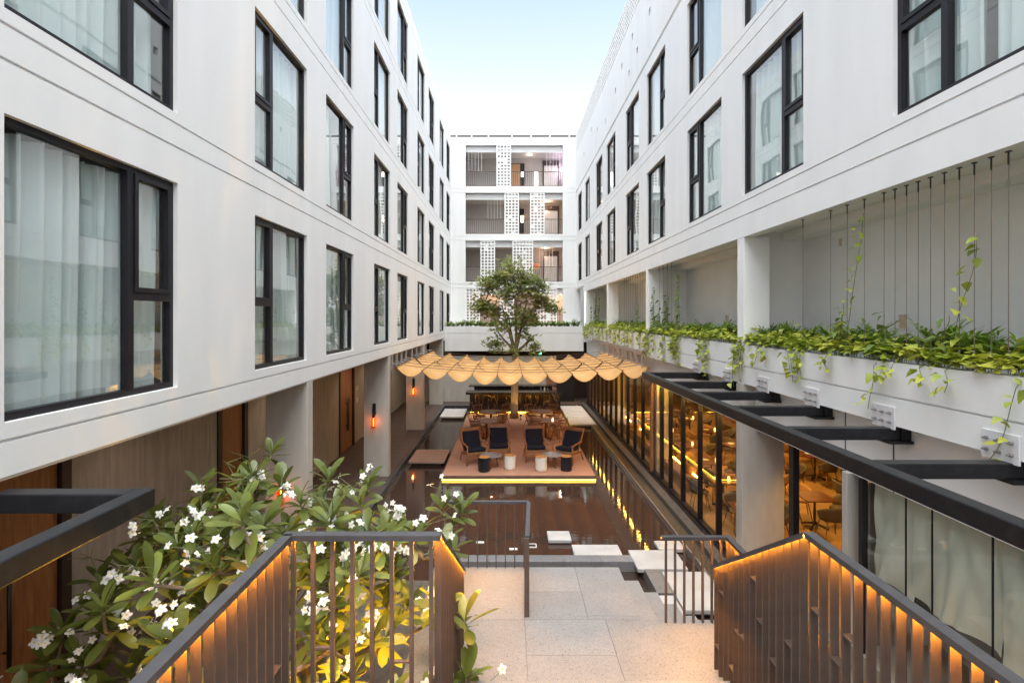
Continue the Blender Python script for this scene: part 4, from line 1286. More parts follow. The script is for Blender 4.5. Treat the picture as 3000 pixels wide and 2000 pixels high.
fin_rail(lg, (LX2 - 0.037, 3.72, HT), (LX + 0.037, 3.72, HT), 1.15, 0.143, 0.03, 0.028, plates=((1, 0.82), (5, 0.92)))
fin_rail(lg, (LX, 3.757, HT - 0.006), (LX, 5.85, CAMZ - 2.88), 1.1, 0.118, 0.05, 0.011, fins_base=slope)
# guards of the lower landing
g1 = thing('landing_guard', 'thin bar guard rail across the far edge of the terrazzo landing', 'railing', (-0.4, 7.6, PZ))
H1 = CAMZ - 2.72
fin_rail(g1, (-1.07, 7.58, H1), (0.30, 7.58, H1), 1.0, 0.15, 0.025, 0.016, fins_base=lambda q: PZ - 0.02, capw=0.06)
g1b = MB(); g1b.bar((0.30 - 0.0, 7.549, H1), (0.235, 6.36, H1), 0.055, 0.02); obj('handrail', g1b, RAILTOP, g1)
g1b = MB(); g1b.box(0.20, 0.26, 6.33, 6.37, PZ - 0.02, H1 - 0.011); obj('post', g1b, BRONZE, g1)
for k in range(8):
    y = 6.5 + k * 0.145
    g1b = MB(); g1b.box(0.235 + (y - 6.36) * 0.053 - 0.008, 0.235 + (y - 6.36) * 0.053 + 0.008, y - 0.012, y + 0.012, PZ - 0.01, H1 - 0.011); obj('baluster', g1b, BRONZE, g1)
g2 = thing('landing_guard', 'short bronze guard rail at the head of the side steps', 'railing', (2.2, 6.2, PZ))
H2 = CAMZ - 2.66
fin_rail(g2, (1.86, 6.22, H2), (2.64, 6.22, H2), 1.0, 0.125, 0.028, 0.024, fins_base=lambda q: PZ - 0.02, capw=0.06)
fin_rail(g2, (2.67, 6.25, H2), (2.67, 4.2, H2), 1.0, 0.118, 0.07, 0.011, fins_base=lambda q: PZ - 0.3, capw=0.07)

# ------------------------------------------------------------------ canopy
cn = thing('canopy', 'scalloped ochre cloth canopy slung on cables over the deck', 'canopy', (0.45, 20, 3.2))
NP = 10; CX0, CX1 = -3.56, 4.46
pit = (CX1 - CX0) / NP
def zc(x): return 3.21 + 0.26 * ((x - 0.45) / 4.0) ** 2
def panel(x0, x1, y0, y1, sag, tilt):
    mb = MB()
    def fn(s, t):
        x = x0 + (x1 - x0) * s
        y = y0 + (y1 - y0) * t
        z = zc(x0) + (zc(x1) - zc(x0)) * s + tilt * t - sag * 4 * s * (1 - s) * (1.0 - 0.18 * math.sin(PI * t)) + 0.006 * math.sin(7 * y + x0 * 3) * math.sin(PI * s)
        return (x, y, z)
    mb.grid(fn, 12, 6)
    return mb
for r_, (y0, y1) in enumerate(((16.4, 19.5), (19.95, 24.4))):
    for i in range(NP):
        x0 = CX0 + pit * i
        o = obj('cloth_panel', panel(x0 + 0.008, x0 + pit - 0.008, y0, y1, 0.26 + rnd.uniform(-0.035, 0.035), 0.05 * (r_ == 0)), CLOTH, cn, smooth=True)
        s_ = o.modifiers.new('thick', 'SOLIDIFY'); s_.thickness = 0.006
    for i in range(NP + 1):
        x0 = CX0 + pit * i
        m_ = MB(); m_.tube([(x0, y0 - 0.04, zc(x0) + 0.012), (x0, y1 + 0.02, zc(x0) + 0.012 + 0.05 * (r_ == 0))], 0.019, 6); b_ = obj('batten', m_, BATTEN, cn, smooth=True)
        m_ = MB(); m_.tube([(x0, y0 - 0.075, zc(x0) + 0.012), (x0, y0 - 0.041, zc(x0) + 0.012)], 0.02, 8); obj('end_cap', m_, IRON, b_)
for y in (16.9, 17.6, 18.4, 19.2, 20.4, 21.4, 22.6, 23.8):
    pts = []
    for k in range(13):
        x = XL + 0.06 + (4.44 - XL - 0.06) * k / 12
        pts.append((x, y, zc(x) + 0.05 + (0.05 * (y - 16.4) / 3.1 if y < 19.8 else 0)))
    m_ = MB(); m_.tube(pts, 0.009, 5); cb = obj('cable', m_, CABLED, cn)
    for x, s_ in ((XL - 0.02, 1), (4.44, -1)):
        m_ = MB(); m_.box(x - 0.03, x + 0.03, y - 0.045, y + 0.045, zc(x) - 0.12, 3.84 if s_ < 0 else 3.87); obj('hanger', m_, STEELG, cn)
        m_ = MB(); m_.tube([(x + s_ * 0.02, y, zc(x) + 0.05), (x + s_ * 0.28, y, zc(x) + 0.045)], 0.018, 6); obj('turnbuckle', m_, BOLTM, cb)
# ------------------------------------------------------------------ furniture
def lounge(label):
    t = thing('lounge_chair', label, 'armchair', (0, 0, 0), 'navy cushioned lounge chairs on the deck')
    for sx in (-1, 1):
        obj('front_leg', MB().tube([(sx * 0.335, -0.32, 0.0), (sx * 0.325, -0.31, 0.30), (sx * 0.33, -0.31, 0.565)], [0.019, 0.026, 0.022], 8), TEAK, t, smooth=True)
        obj('rear_leg', MB().tube([(sx * 0.30, 0.46, 0.0), (sx * 0.30, 0.28, 0.32)], [0.018, 0.026], 8), TEAK, t, smooth=True)
        obj('back_post', MB().tube([(sx * 0.275, 0.12, 0.28), (sx * 0.30, 0.30, 0.65), (sx * 0.335, 0.46, 1.02)], [0.022, 0.026, 0.018], 8), TEAK, t, smooth=True)
        m_ = MB(); m_.bar((sx * 0.335, -0.36, 0.575), (sx * 0.315, 0.31, 0.62), 0.062, 0.028); obj('armrest', m_, TEAK, t, bevel=0.008)
        m_ = MB(); m_.bar((sx * 0.30, -0.31, 0.33), (sx * 0.28, 0.27, 0.27), 0.03, 0.06); obj('side_rail', m_, TEAK, t)
    m_ = MB(); m_.bar((-0.31, -0.31, 0.335), (0.31, -0.31, 0.335), 0.03, 0.045); m_.bar((-0.31, -0.305, 0.20), (0.31, -0.305, 0.20), 0.024, 0.04); obj('front_rail', m_, TEAK, t)
    m_ = MB(); m_.bar((-0.31, 0.435, 0.955), (0.31, 0.435, 0.955), 0.024, 0.11, up=(0, 0.4, 1)); obj('crest_rail', m_, TEAK, t, bevel=0.006)
    m_ = MB(); m_.box(-0.285, 0.285, -0.33, 0.22, 0.355, 0.375); obj('woven_seat', m_, CORD, t)
    s_ = MB(); s_.box(-0.275, 0.275, -0.31, 0.20, 0.0, 0.10)
    s_.xform(Matrix.Translation((0, 0, 0.375)) @ Matrix.Rotation(R(-5), 4, 'X')); obj('seat_cushion', s_, NAVY, t, bevel=0.03, auto=60)
    s_ = MB(); s_.box(-0.265, 0.265, -0.05, 0.05, 0.0, 0.52)
    s_.xform(Matrix.Translation((0, 0.17, 0.43)) @ Matrix.Rotation(R(-24), 4, 'X')); obj('back_cushion', s_, NAVY, t, bevel=0.03, auto=60)
    return t
def windsor(label):
    t = thing('dining_chair', label, 'chair', (0, 0, 0), 'spindle back dining chairs on the deck')
    obj('seat', MB().lathe([(0.19, 0.43), (0.225, 0.445), (0.225, 0.46), (0.20, 0.468)], 20), WALNUT, t, smooth=False)
    for sx in (-1, 1):
        for sy in (-1, 1):
            obj('leg', MB().tube([(sx * 0.13, sy * 0.13, 0.44), (sx * 0.22, sy * 0.23, 0.0)], [0.018, 0.012], 7), WALNUT, t, smooth=True)
    m_ = MB()
    for sy in (-1, 1): m_.tube([(-0.185, sy * 0.19, 0.18), (0.185, sy * 0.19, 0.18)], 0.010, 6)
    obj('stretcher', m_, WALNUT, t, smooth=True)
    def arc(r_, z, a, lean): return (math.sin(a) * r_, math.cos(a) * r_ + lean, z)
    m_ = MB(); m_.tube([arc(0.26, 0.66, a, 0.02) for a in [i * 0.25 - 2.0 for i in range(17)]], 0.016, 6); obj('arm_rail', m_, WALNUT, t, smooth=True)
    for a in (-1.0, -0.72, -0.43, -0.14, 0.14, 0.43, 0.72, 1.0):
        obj('spindle', MB().tube([arc(0.195, 0.45, a, 0.0), arc(0.255, 0.66, a, 0.02), arc(0.275, 0.86, a, 0.07)], 0.0085, 5), WALNUT, t, smooth=True)
    for a in (-1.75, -1.4, 1.4, 1.75):
        obj('arm_spindle', MB().tube([arc(0.195, 0.45, a, 0.0), arc(0.255, 0.65, a, 0.02)], 0.009, 5), WALNUT, t, smooth=True)
    m_ = MB(); 
    pts = [arc(0.28, 0.875, a, 0.072) for a in [i * 0.2 - 1.1 for i in range(12)]]
    for i in range(len(pts) - 1): m_.bar(pts[i], pts[i + 1], 0.022, 0.055)
    obj('crest_rail', m_, WALNUT, t)
    return t
def round_table(label):
    t = thing('round_table', label, 'table', (0, 0, 0), 'round wooden dining tables on the deck')
    obj('tabletop', MB().lathe([(0.47, 0.712), (0.49, 0.72), (0.49, 0.74), (0.48, 0.745)], 36), TABLEW, t)
    obj('column', MB().lathe([(0.055, 0.04), (0.045, 0.2), (0.045, 0.6), (0.08, 0.71)], 14), WALNUT, t, smooth=True)
    m_ = MB()
    for k in range(4):
        a = k * PI / 2 + 0.6
        m_.bar((0, 0, 0.05), (0.3 * math.cos(a), 0.3 * math.sin(a), 0.025), 0.05, 0.045)
    obj('foot', m_, WALNUT, t)
    return t
def coffee(label):
    t = thing('coffee_table', label, 'table', (0, 0, 0), 'round grey coffee tables on the deck')
    obj('tabletop', MB().lathe([(0.325, 0.395), (0.345, 0.402), (0.345, 0.416), (0.338, 0.42)], 36), TABTOP, t)
    m_ = MB(); m_.lathe([(0.22, 0.36), (0.24, 0.394)], 24); obj('apron', m_, TEAK, t)
    for k in range(3):
        a = k * 2 * PI / 3 + 0.5
        obj('leg', MB().tube([(0.2 * math.cos(a), 0.2 * math.sin(a), 0.37), (0.25 * math.cos(a), 0.25 * math.sin(a), 0.0)], [0.024, 0.017], 8), WALNUT, t, smooth=True)
    return t
def stool(m, label, seed):
    t = thing('drum_stool', label, 'stool', (0, 0, 0), 'glazed drum stools on the deck')
    mb = MB(); n, k = 28, 10
    r0 = random.Random(seed); ph = r0.uniform(0, 6)
    vs_, fs = [], []
    for j in range(k + 1):
        z = 0.45 * j / k
        for i in range(n):
            a = 2 * PI * i / n
            r_ = 0.172 + 0.006 * math.sin(2 * a + ph + z * 3) + 0.005 * math.sin(3 * a - z * 8 + ph) + 0.012 * math.exp(-((a - 3.4) ** 2) / 0.03 - ((z - 0.3) ** 2) / 0.003) - (0.012 if j == 0 else 0)
            vs_.append((r_ * math.cos(a), r_ * math.sin(a), z))
    for j in range(k):
        for i in range(n):
            i2 = (i + 1) % n
            fs.append((j * n + i, j * n + i2, (j + 1) * n + i2, (j + 1) * n + i))
    fs.append(tuple(reversed(range(n))))
    mb.add(vs_, fs); obj('body', mb, m, t, smooth=True)
    t.scale = (1.1, 1.1, 1.05)
    obj('seat', MB().lathe([(0.15, 0.435), (0.168, 0.444), (0.168, 0.452), (0.14, 0.455), (0.12, 0.446), (0.01, 0.446)], 28), CERO, t)
    return t
l0 = lounge('angled navy lounge chair by the walkway edge of the deck, facing right')
l0['label'] = 'angled navy lounge chair on the deck edge nearest the brown slab'
l0.scale = (1.16, 1.1, 1.12); l0.location = (-1.19, 18.0, 0); l0.rotation_euler = (0, 0, R(24))
dup(l0, (-0.34, 18.5, 0), R(3), 'navy lounge chair behind the first coffee table, beside the brown slab chair')
dup(l0, (0.97, 18.3, 0), R(6), 'navy lounge chair facing the stairs behind the second white stool')
dup(l0, (2.10, 18.1, 0), R(-36), 'angled navy lounge chair on the deck edge nearest the restaurant')
c0 = coffee('grey glossy coffee table beside the two walkway side lounge chairs'); c0.location = (-0.59, 17.4, 0); c0.scale = (1.05, 1.05, 1.0)
dup(c0, (1.49, 17.5, 0), 0.4, 'grey glossy coffee table beside the two restaurant side lounge chairs')
stool(CERB, 'navy drum stool in front of the walkway side coffee table', 1).location = (-0.80, 16.95, 0)
stool(CERW, 'white drum stool with a side knot beside the walkway side coffee table', 2).location = (0.06, 17.2, 0)
stool(CERW, 'smooth white drum stool near the restaurant side coffee table', 3).location = (1.096, 17.0, 0)
stool(CERB, 'navy drum stool in front of the restaurant side lounge chair', 5).location = (1.93, 17.05, 0)
t0 = round_table('round table behind the walkway side lounge chairs'); t0.location = (-0.89, 21.5, 0); t0.scale = (1.12, 1.12, 1.03)
spots = [(-0.89, 21.5), (1.57, 21.55), (-0.79, 23.5), (1.54, 23.6)]
tn = ['round table behind the walkway side lounge chairs', 'round table with a candle behind the restaurant side lounge chairs', 'round table in front of the bar on the walkway side', 'round table in front of the bar on the restaurant side']
w0 = None
pos = ['at the camera side toward the walkway', 'at the camera side toward the restaurant', 'at the bar side toward the restaurant', 'at the bar side toward the walkway']
for i, (x, y) in enumerate(spots):
    if i: dup(t0, (x, y, 0), 0.3 * i, tn[i])
    for k, a in enumerate((R(218), R(142), R(40), R(-42))):
        a2 = a + rnd.uniform(-0.15, 0.15)
        r_ = 0.70
        p = (x + math.sin(a2) * r_, y + math.cos(a2) * r_, 0)
        lab = 'spindle chair of the %s, %s' % (['first row walkway side table', 'first row candle table', 'bar row walkway side table', 'bar row restaurant side table'][i], pos[k])
        if w0 is None:
            w0 = windsor(lab); w0.scale = (1.1, 1.1, 1.06); w0.location = p; w0.rotation_euler = (0, 0, -a2)
        else:
            dup(w0, p, -a2, lab)
o = obj('candle', MB().lathe([(0.025, 0), (0.03, 0.06), (0.012, 0.13)], 10, (1.86, 21.4, 0.746)), LEDS); tag(o, 'lit candle on the round table by the restaurant', 'candle')

# bar
br = thing('bar_counter', 'black marble bar with amber lit counter edge', 'bar', (0.36, 27.4, 0))
m_ = MB(); m_.box(-2.04, 2.76, 27.07, 27.7, 0.10, 1.08)
obj('marble_front', m_, MARB, br)
m_ = MB(); m_.box(-1.95, 2.68, 27.15, 27.65, 0.0, 0.10); obj('plinth', m_, IRON, br)
m_ = MB(); m_.box(-2.24, 2.84, 26.88, 27.75, 1.085, 1.15); obj('counter_top', m_, MARB, br, bevel=0.005)
m_ = MB(); m_.box(-2.0, 2.72, 26.93, 26.95, 1.062, 1.08); obj('light_strip', m_, LED, br)
m_ = MB(); m_.box(-2.22, 2.82, 26.885, 26.905, 1.03, 1.084); obj('counter_lip', m_, MARB, br)
m_ = MB(); m_.box(-2.0, 2.72, 27.125, 27.145, 0.05, 0.09); obj('light_strip', m_, LEDY, br)
bb = thing('back_counter', 'dark back counter behind the marble bar', 'counter', (0.4, 29, 0))
m_ = MB(); m_.box(-1.9, 2.5, 28.6, 29.2, 0.0, 1.22); obj('cabinet', m_, FRAME, bb)
m_ = MB(); m_.box(-2.2, 2.75, 28.5, 29.3, 1.221, 1.28); obj('worktop', m_, MARB, bb)
for i, (x, h) in enumerate(((1.75, 0.22), (1.95, 0.20), (2.12, 0.16), (2.4, 0.24))):
    o = obj('bottle', MB().lathe([(0.035, 0), (0.038, h * 0.55), (0.014, h * 0.7), (0.014, h)], 10, (x, 27.45, 1.151)), BOLTM if i != 1 else CERW, smooth=True)
    tag(o, ['slim metal bottle first from the trunk on the bar', 'white bottle on the bar counter', 'short metal bottle between bottles on the bar', 'tall metal bottle at the end of the bar counter'][i], 'bottle', 'bottles on the bar counter')
o = obj('exit_sign', MB().box(1.85, 2.0, 30.9, 30.93, 2.86, 3.0), emit('exit_green', (0.1, 0.9, 0.35), 2)); tag(o, 'small glowing green exit sign above the bar end', 'sign')

def spot_light(x, y, label, aim, e, col=(1.0, 0.62, 0.16), gname='garden uplights', h=0.3):
    t = thing('uplight', label, 'spotlight', (x, y, 0), gname)
    m_ = MB(); m_.tube([(x, y, 0), (x, y, h * 0.6)], 0.018, 8); m_.lathe([(0.07, 0), (0.06, 0.03)], 12, (x, y, 0)); obj('stake', m_, IRON, t)
    m_ = MB(); m_.tube([(x, y, h * 0.55), (x, y, h)], 0.055, 12); obj('head', m_, IRON, t)
    m_ = MB(); m_.lathe([(0.045, 0.003), (0.01, 0.004)], 12, (x, y, h)); obj('lens', m_, LEDS, t)
    d = (Vector(aim) - Vector((x, y, h + 0.05)))
    light('uplight_beam', 'SPOT', (x, y, h + 0.06), e, col, t, 0.05, d.to_track_quat('-Z', 'Y').to_euler(), R(75))
spot_light(-0.08, 25.5, 'small black uplight at the walkway side of the tree trunk', (0.3, 26, 4), 14)
spot_light(0.62, 25.5, 'small black uplight at the restaurant side of the tree trunk', (0.3, 26, 4), 14)
# ------------------------------------------------------------------ foliage
def leaf_mb(L, W, nu=6, fold=0.25, curl=0.35, shape='ob', nv=2):
    """leaf along +Y from origin, up +Z"""
    mb = MB()
    def wid(t):
        if shape == 'ob':
            if t < 0.62: return 0.07 + 0.93 * math.sin(PI / 2 * max(0.0, (t - 0.05) / 0.57)) ** 0.95
            return math.sqrt(max(0.0, 1 - ((t - 0.62) / 0.38) ** 2.3))
        if shape == 'heart': return (1.0 - t) ** 0.75 * (min(1, t * 7) ** 0.5) * 1.15
        return math.sin(PI * t ** 0.8) ** 0.9
    def fn(s, t):
        a = (s - 0.5) * 2
        w = max(wid(t), 0.02 if 0 < t < 1 else 0.03) * W / 2
        x = a * w
        y = L * t
        z = abs(a) * w * fold - curl * L * t * t * 0.6 + curl * L * 0.25 * t
        return (x, y, z)
    mb.grid(fn, nv, nu)
    return mb

def rot_to(d, roll=0.0, up=Vector((0, 0, 1))):
    d = d.normalized()
    x = d.cross(up)
    if x.length < 1e-4: x = Vector((1, 0, 0))
    x.normalize()
    z = x.cross(d)
    M = Matrix((x, d, z)).transposed()
    return M @ Matrix.Rotation(roll, 3, 'Y')

# ---- frangipani
fr = random.Random(21)
ft = thing('frangipani_tree', 'white flowered frangipani tree lit from below beside the stair guard', 'tree', (-2.3, 5.9, 0))
PROF = [(-5.2, 1.7), (-4.7, 2.25), (-4.3, 2.7), (-3.8, 3.05), (-3.3, 2.95), (-2.9, 3.2), (-2.5, 3.42), (-2.0, 3.2), (-1.6, 2.9), (-1.2, 2.7), (-0.8, 2.6), (-0.45, 2.3)]
def top(x):
    for (a, za), (b, zb) in zip(PROF, PROF[1:]):
        if a <= x <= b: return za + (zb - za) * (x - a) / (b - a)
    return 1.6
tips = []
tries = 0
while len(tips) < 145 and tries < 40000:
    tries += 1
    x = fr.uniform(-4.9, -0.6); y = fr.gauss(5.75, 0.75)
    if y < 4.15 or y > 7.3: continue
    if x > -1.7 and y < 4.25: continue
    zt = top(x * 5.9 / max(4.6, y) if x < -3 else x)
    z = zt - 0.12 - abs(fr.gauss(0, 0.95))
    if z < 0.75: continue
    if x > -1.25 and y > 5.0 and z < PZ + 0.3: continue
    p = Vector((x, y, z))
    if any((p - q).length < 0.23 for q in tips): continue
    tips.append(p)
for p in ((-0.42, 5.05, 2.05), (-0.40, 4.85, 1.62), (-0.36, 4.9, 1.25), (-1.05, 4.25, 1.75), (-1.35, 4.2, 1.35), (-0.75, 4.2, 1.3)):
    tips.append(Vector(p))
base = Vector((-2.3, 5.9, 0.0))
nodes = [base + Vector((0, 0, 0.1)), base + Vector((0.05, 0.02, 0.55)), base + Vector((0.0, 0, 0.9))]
segs = []
tm = MB()
tm.tube([base, base + Vector((0.04, 0.02, 0.5)), base + Vector((0, 0, 0.92))], [0.12, 0.10, 0.085], 10)
for a in range(7):
    th = a * 2 * PI / 7 + 0.3
    p = nodes[2]
    for k in range(3):
        q = p + Vector((math.cos(th) * 0.36, math.sin(th) * 0.24, 0.30 - 0.05 * k)) * (1.0 if k else 0.8)
        tm.tube([p, (p + q) / 2 + Vector((0, 0, -0.02)), q], [0.06 - 0.012 * k, 0.055 - 0.012 * k, 0.048 - 0.012 * k], 7)
        nodes.append(q); p = q
    
dirs = []
for p in sorted(tips, key=lambda q: (q - base).length):
    best = min(nodes, key=lambda n_: (n_ - p).length + (0.6 if n_.z > p.z + 0.15 else 0))
    mid = (best + p) / 2 + Vector((fr.uniform(-.06, .06), fr.uniform(-.06, .06), -0.10))
    d = (p - best)
    r0 = min(0.04, 0.018 + 0.012 * d.length)
    tm.tube([best, mid, p], [r0, r0 * 0.85, 0.016], 6)
    nodes.append(mid.copy()); nodes.append(p)
    dd = (p - mid).normalized() * 0.55 + Vector((0, 0, 0.7))
    dirs.append((p, dd.normalized()))
obj('trunk', tm, BARKF, ft, smooth=True)
LFM = [leaf_mb(fr.uniform(0.25, 0.32), fr.uniform(0.088, 0.112), 9, 0.16, fr.uniform(0.1, 0.55), 'ob', 2) for _ in range(6)]
LEAFO = mat('frangipani_old_leaf', (0.30, 0.21, 0.04), 0.4, col2=(0.20, 0.19, 0.045), vscale=5, rand=0.3, trans=0.3, lo=0.3, hi=0.7)
LFme = [m.mesh('frangipani_leaf', LEAFF if i < 5 else LEAFO, True) for i, m in enumerate(LFM)]
# petal flower
def flower_mb(s=0.042):
    mb = MB()
    for k in range(5):
        M = Matrix.Rotation(k * 2 * PI / 5, 4, 'Z')
        pts = MB()
        def fn(u, t):
            a = (u - 0.5) * 2
            w = (0.10 + 0.9 * math.sin(PI * min(1, 0.08 + 0.86 * t) ** 1.1)) * s * 0.40
            return (a * w + 0.18 * s * t, s * t * 1.12, 0.3 * s * t * (1 - t) * 2 + 0.10 * s * a * t)
        pts.grid(fn, 2, 6)
        for i, f in enumerate(pts.f):
            pts.mi[i] = 1 if i < 2 else 0
        mb.merge(pts, M)
    mb.cur = 0
    mb.tube([(0, 0, -0.02), (0, 0, 0.0)], 0.004, 5)
    return mb
FLme = flower_mb().mesh('flower', [PETAL, PETALY], True)
leaves, flowers, stalks = [], [], MB()
for ti, (p, d) in enumerate(dirs):
    n = fr.randint(9, 13)
    ax = d.orthogonal().normalized(); ay = d.cross(ax)
    for k in range(n):
        a = k * 2.399 + fr.uniform(-0.2, 0.2)
        tilt = 0.45 + 1.45 * (k / n) + fr.uniform(-0.12, 0.12)
        ld_ = (ax * math.cos(a) + ay * math.sin(a)) * math.sin(tilt) + d * math.cos(tilt)
        ld_.z -= 0.12 * (k / n)
        M = rot_to(ld_, fr.uniform(-0.35, 0.35))
        pos_ = p + d * (0.05 - 0.10 * k / n)
        leaves.append((pos_, M, fr.randrange(5) if fr.random() > 0.05 or k < n * 0.6 else 5, fr.uniform(0.82, 1.18)))
    if fr.random() < (0.72 if p.z > top(p.x) - 0.7 or p.y < 5.1 else 0.25):
        top_ = p + d * fr.uniform(0.22, 0.36) + Vector((fr.uniform(-.06, .06), fr.uniform(-.1, .02), 0))
        stalks.tube([p, (p + top_) / 2 + Vector((0.015, 0, 0)), top_], 0.0055, 5)
        for k in range(fr.randint(3, 7)):
            q = top_ + Vector((fr.gauss(0, 0.10), fr.gauss(-0.02, 0.08), fr.gauss(0.02, 0.06)))
            stalks.tube([top_, q - Vector((0, 0, 0.015))], 0.003, 4)
            fd = Vector((fr.gauss(0, 0.55), fr.gauss(-0.5, 0.4), fr.uniform(0.2, 1.0))).normalized()
            flowers.append((q, fd, fr.uniform(0.85, 1.2)))
leaves.sort(key=lambda t_: (t_[0] - cam.location).length)
big, rest = leaves[:288], leaves[288:]
for p, M, k, s in big:
    o = inst('leaf', LFme[k], ft, p, M.to_euler(), s)
fm = MB()
for p, M, k, s in rest:
    fm.merge(LFM[k], Matrix.Translation(p) @ M.to_4x4() @ Matrix.Scale(s, 4))
obj('foliage', fm, LEAFF, ft, smooth=True, kind='stuff')
obj('flower_stalks', stalks, STEM, ft, kind='stuff')
for p, fd, s in flowers[:290]:
    q = fd.to_track_quat('Z', 'Y').to_matrix() @ Matrix.Rotation(fr.uniform(0, 6), 3, 'Z')
    inst('flower', FLme, ft, p, q.to_euler(), s)
spot_light(-1.75, 5.0, 'black garden uplight at the stair side foot of the frangipani', (-1.5, 5.4, 2.6), 420, (1.0, 0.47, 0.03), h=0.25)
spot_light(-3.3, 5.2, 'black garden uplight on the walkway side of the frangipani', (-3.1, 5.8, 2.6), 130, (1.0, 0.47, 0.03), h=0.25)
spot_light(-1.2, 6.5, 'black garden uplight behind the frangipani near the landing', (-1.4, 5.8, 2.6), 220, (1.0, 0.47, 0.03), h=0.25)

# ---- courtyard tree
tr = random.Random(5)
tt = thing('courtyard_tree', 'round crowned green tree rising through the deck behind the canopy', 'tree', (0.29, 25.9, 0))
tb = Vector((0.29, 25.9, 0))
T = MB()
f0 = Vector((0.36, 25.9, 3.3))
T.tube([tb, Vector((0.31, 25.9, 0.35)), Vector((0.33, 25.9, 1.8)), f0], [0.25, 0.19, 0.175, 0.15], 12)
clumps = []
def lobe(c, r_, n, sq=1.0):
    for _ in range(n):
        v = Vector((tr.gauss(0, 1), tr.gauss(0, 1), tr.gauss(0, 1))).normalized() * r_ * tr.uniform(0.45, 1.0)
        clumps.append(Vector(c) + Vector((v.x, v.y, v.z * sq)))
for c, r_, n, sq in (((0.2, 25.9, 7.2), 1.0, 46, 0.75), ((-0.8, 26.1, 6.7), 0.75, 30, 0.7), ((1.2, 25.8, 6.6), 0.75, 30, 0.7), ((0.3, 25.5, 6.2), 0.9, 34, 0.7), ((-1.35, 25.9, 5.6), 0.5, 22, 0.7),
                 ((1.75, 26.0, 5.9), 0.5, 20, 0.6), ((2.2, 25.8, 5.55), 0.28, 9, 0.5), ((-0.75, 25.6, 5.4), 0.5, 18, 0.8), ((0.5, 25.6, 5.0), 0.6, 18, 0.8), ((1.2, 26.1, 5.2), 0.4, 11, 0.8),
                 ((-0.35, 25.5, 4.5), 0.36, 8, 1.1), ((0.75, 25.6, 4.4), 0.3, 6, 1.0), ((-0.75, 25.4, 3.6), 0.40, 11, 0.9), ((1.3, 25.5, 3.45), 0.3, 7, 1.0), ((0.3, 25.4, 3.5), 0.3, 4, 0.8), ((1.2, 25.5, 3.95), 0.16, 3, 1.0)):
    lobe(c, r_, n, sq)
tn_ = [f0, Vector((0.33, 25.9, 2.9))]
for k, (dx, dy, dz) in enumerate(((-0.5, 0.1, 1.6), (0.0, -0.2, 1.9), (0.45, 0.1, 1.7), (-0.25, 0.2, 1.2), (0.25, -0.1, 1.1), (-0.7, -0.1, 0.7), (0.75, -0.1, 0.6))):
    p = f0.copy()
    for j in range(3):
        q = p + Vector((dx * 0.42, dy * 0.42, dz * 0.5)) + Vector((tr.uniform(-.05, .05), tr.uniform(-.05, .05), 0))
        T.tube([p, q], [0.085 - 0.02 * j, 0.07 - 0.02 * j], 7, caps=False)
        tn_.append(q); tn_.append((p + q) / 2); p = q
for p in sorted(clumps, key=lambda q: (q - f0).length):
    b = min(tn_, key=lambda n_: (n_ - p).length + (0.8 if n_.z > p.z else 0))
    mid = (b + p) / 2 + Vector((tr.uniform(-.04, .04), tr.uniform(-.04, .04), -0.04))
    T.tube([b, mid, p], [0.022, 0.016, 0.007], 5, caps=False)
    tn_.append(mid)
obj('trunk', T, BARK, tt, smooth=True)
tl = [leaf_mb(0.19, 0.062, 3, 0.2, 0.4, 'lan', 2), leaf_mb(0.22, 0.068, 3, 0.2, 0.6, 'lan', 2)]
FM = MB()
for p in clumps:
    for w in range(6):
        c = p + Vector((tr.gauss(0, 0.20), tr.gauss(0, 0.20), tr.gauss(0, 0.16)))
        for k in range(9):
            a = k * 2.399 + tr.uniform(0, 1); ti = tr.uniform(0.5, 1.7)
            d = Vector((math.cos(a) * math.sin(ti), math.sin(a) * math.sin(ti), math.cos(ti)))
            FM.merge(tl[k % 2], Matrix.Translation(c) @ rot_to(d, tr.uniform(-.5, .5)).to_4x4() @ Matrix.Scale(tr.uniform(0.7, 1.1), 4))
obj('crown', FM, LEAFT, tt, smooth=True, kind='stuff')

# ---- planter plants
pr_ = random.Random(3)
def fern_mesh(seed, h=0.5, nf=12, mat_=LEAFG):
    r_ = random.Random(seed); mb = MB()
    lf = leaf_mb(0.17, 0.042, 3, 0.2, 0.4, 'lan', 1)
    for k in range(nf):
        a = r_.uniform(0, 2 * PI); out = r_.uniform(0.1, 0.34); hh = h * r_.uniform(0.6, 1.05)
        p0 = Vector((r_.gauss(0, 0.05), r_.gauss(0, 0.06), 0))
        pts = [p0 + Vector((math.cos(a) * out * t * t * 1.1, math.sin(a) * out * t * t * 1.1, hh * (t * 1.25 - 0.35 * t * t))) for t in (0, 0.35, 0.7, 1.0)]
        mb.tube(pts, 0.004, 3, caps=False)
        for j in range(9):
            t = 0.25 + 0.75 * j / 8
            i = min(2, int(t * 3)); f_ = t * 3 - i
            q = pts[i].lerp(pts[i + 1], min(1, f_))
            tan = (pts[i + 1] - pts[i]).normalized()
            s_ = tan.cross(Vector((0, 0, 1)));
            s_ = s_.normalized() if s_.length > 1e-3 else Vector((1, 0, 0))
            for sg in ((-1, 1) if j < 8 else (0,)):
                d = tan * 0.75 + s_ * sg * 0.8 + Vector((0, 0, 0.1))
                mb.merge(lf, Matrix.Translation(q) @ rot_to(d, 0).to_4x4() @ Matrix.Scale(r_.uniform(0.8, 1.15) * (1.15 - 0.35 * t), 4))
    return mb.mesh('fern', mat_, True)
FERN = [fern_mesh(i + 1, 0.52 + 0.05 * (i % 3)) for i in range(6)]
y = 3.9; i = 0
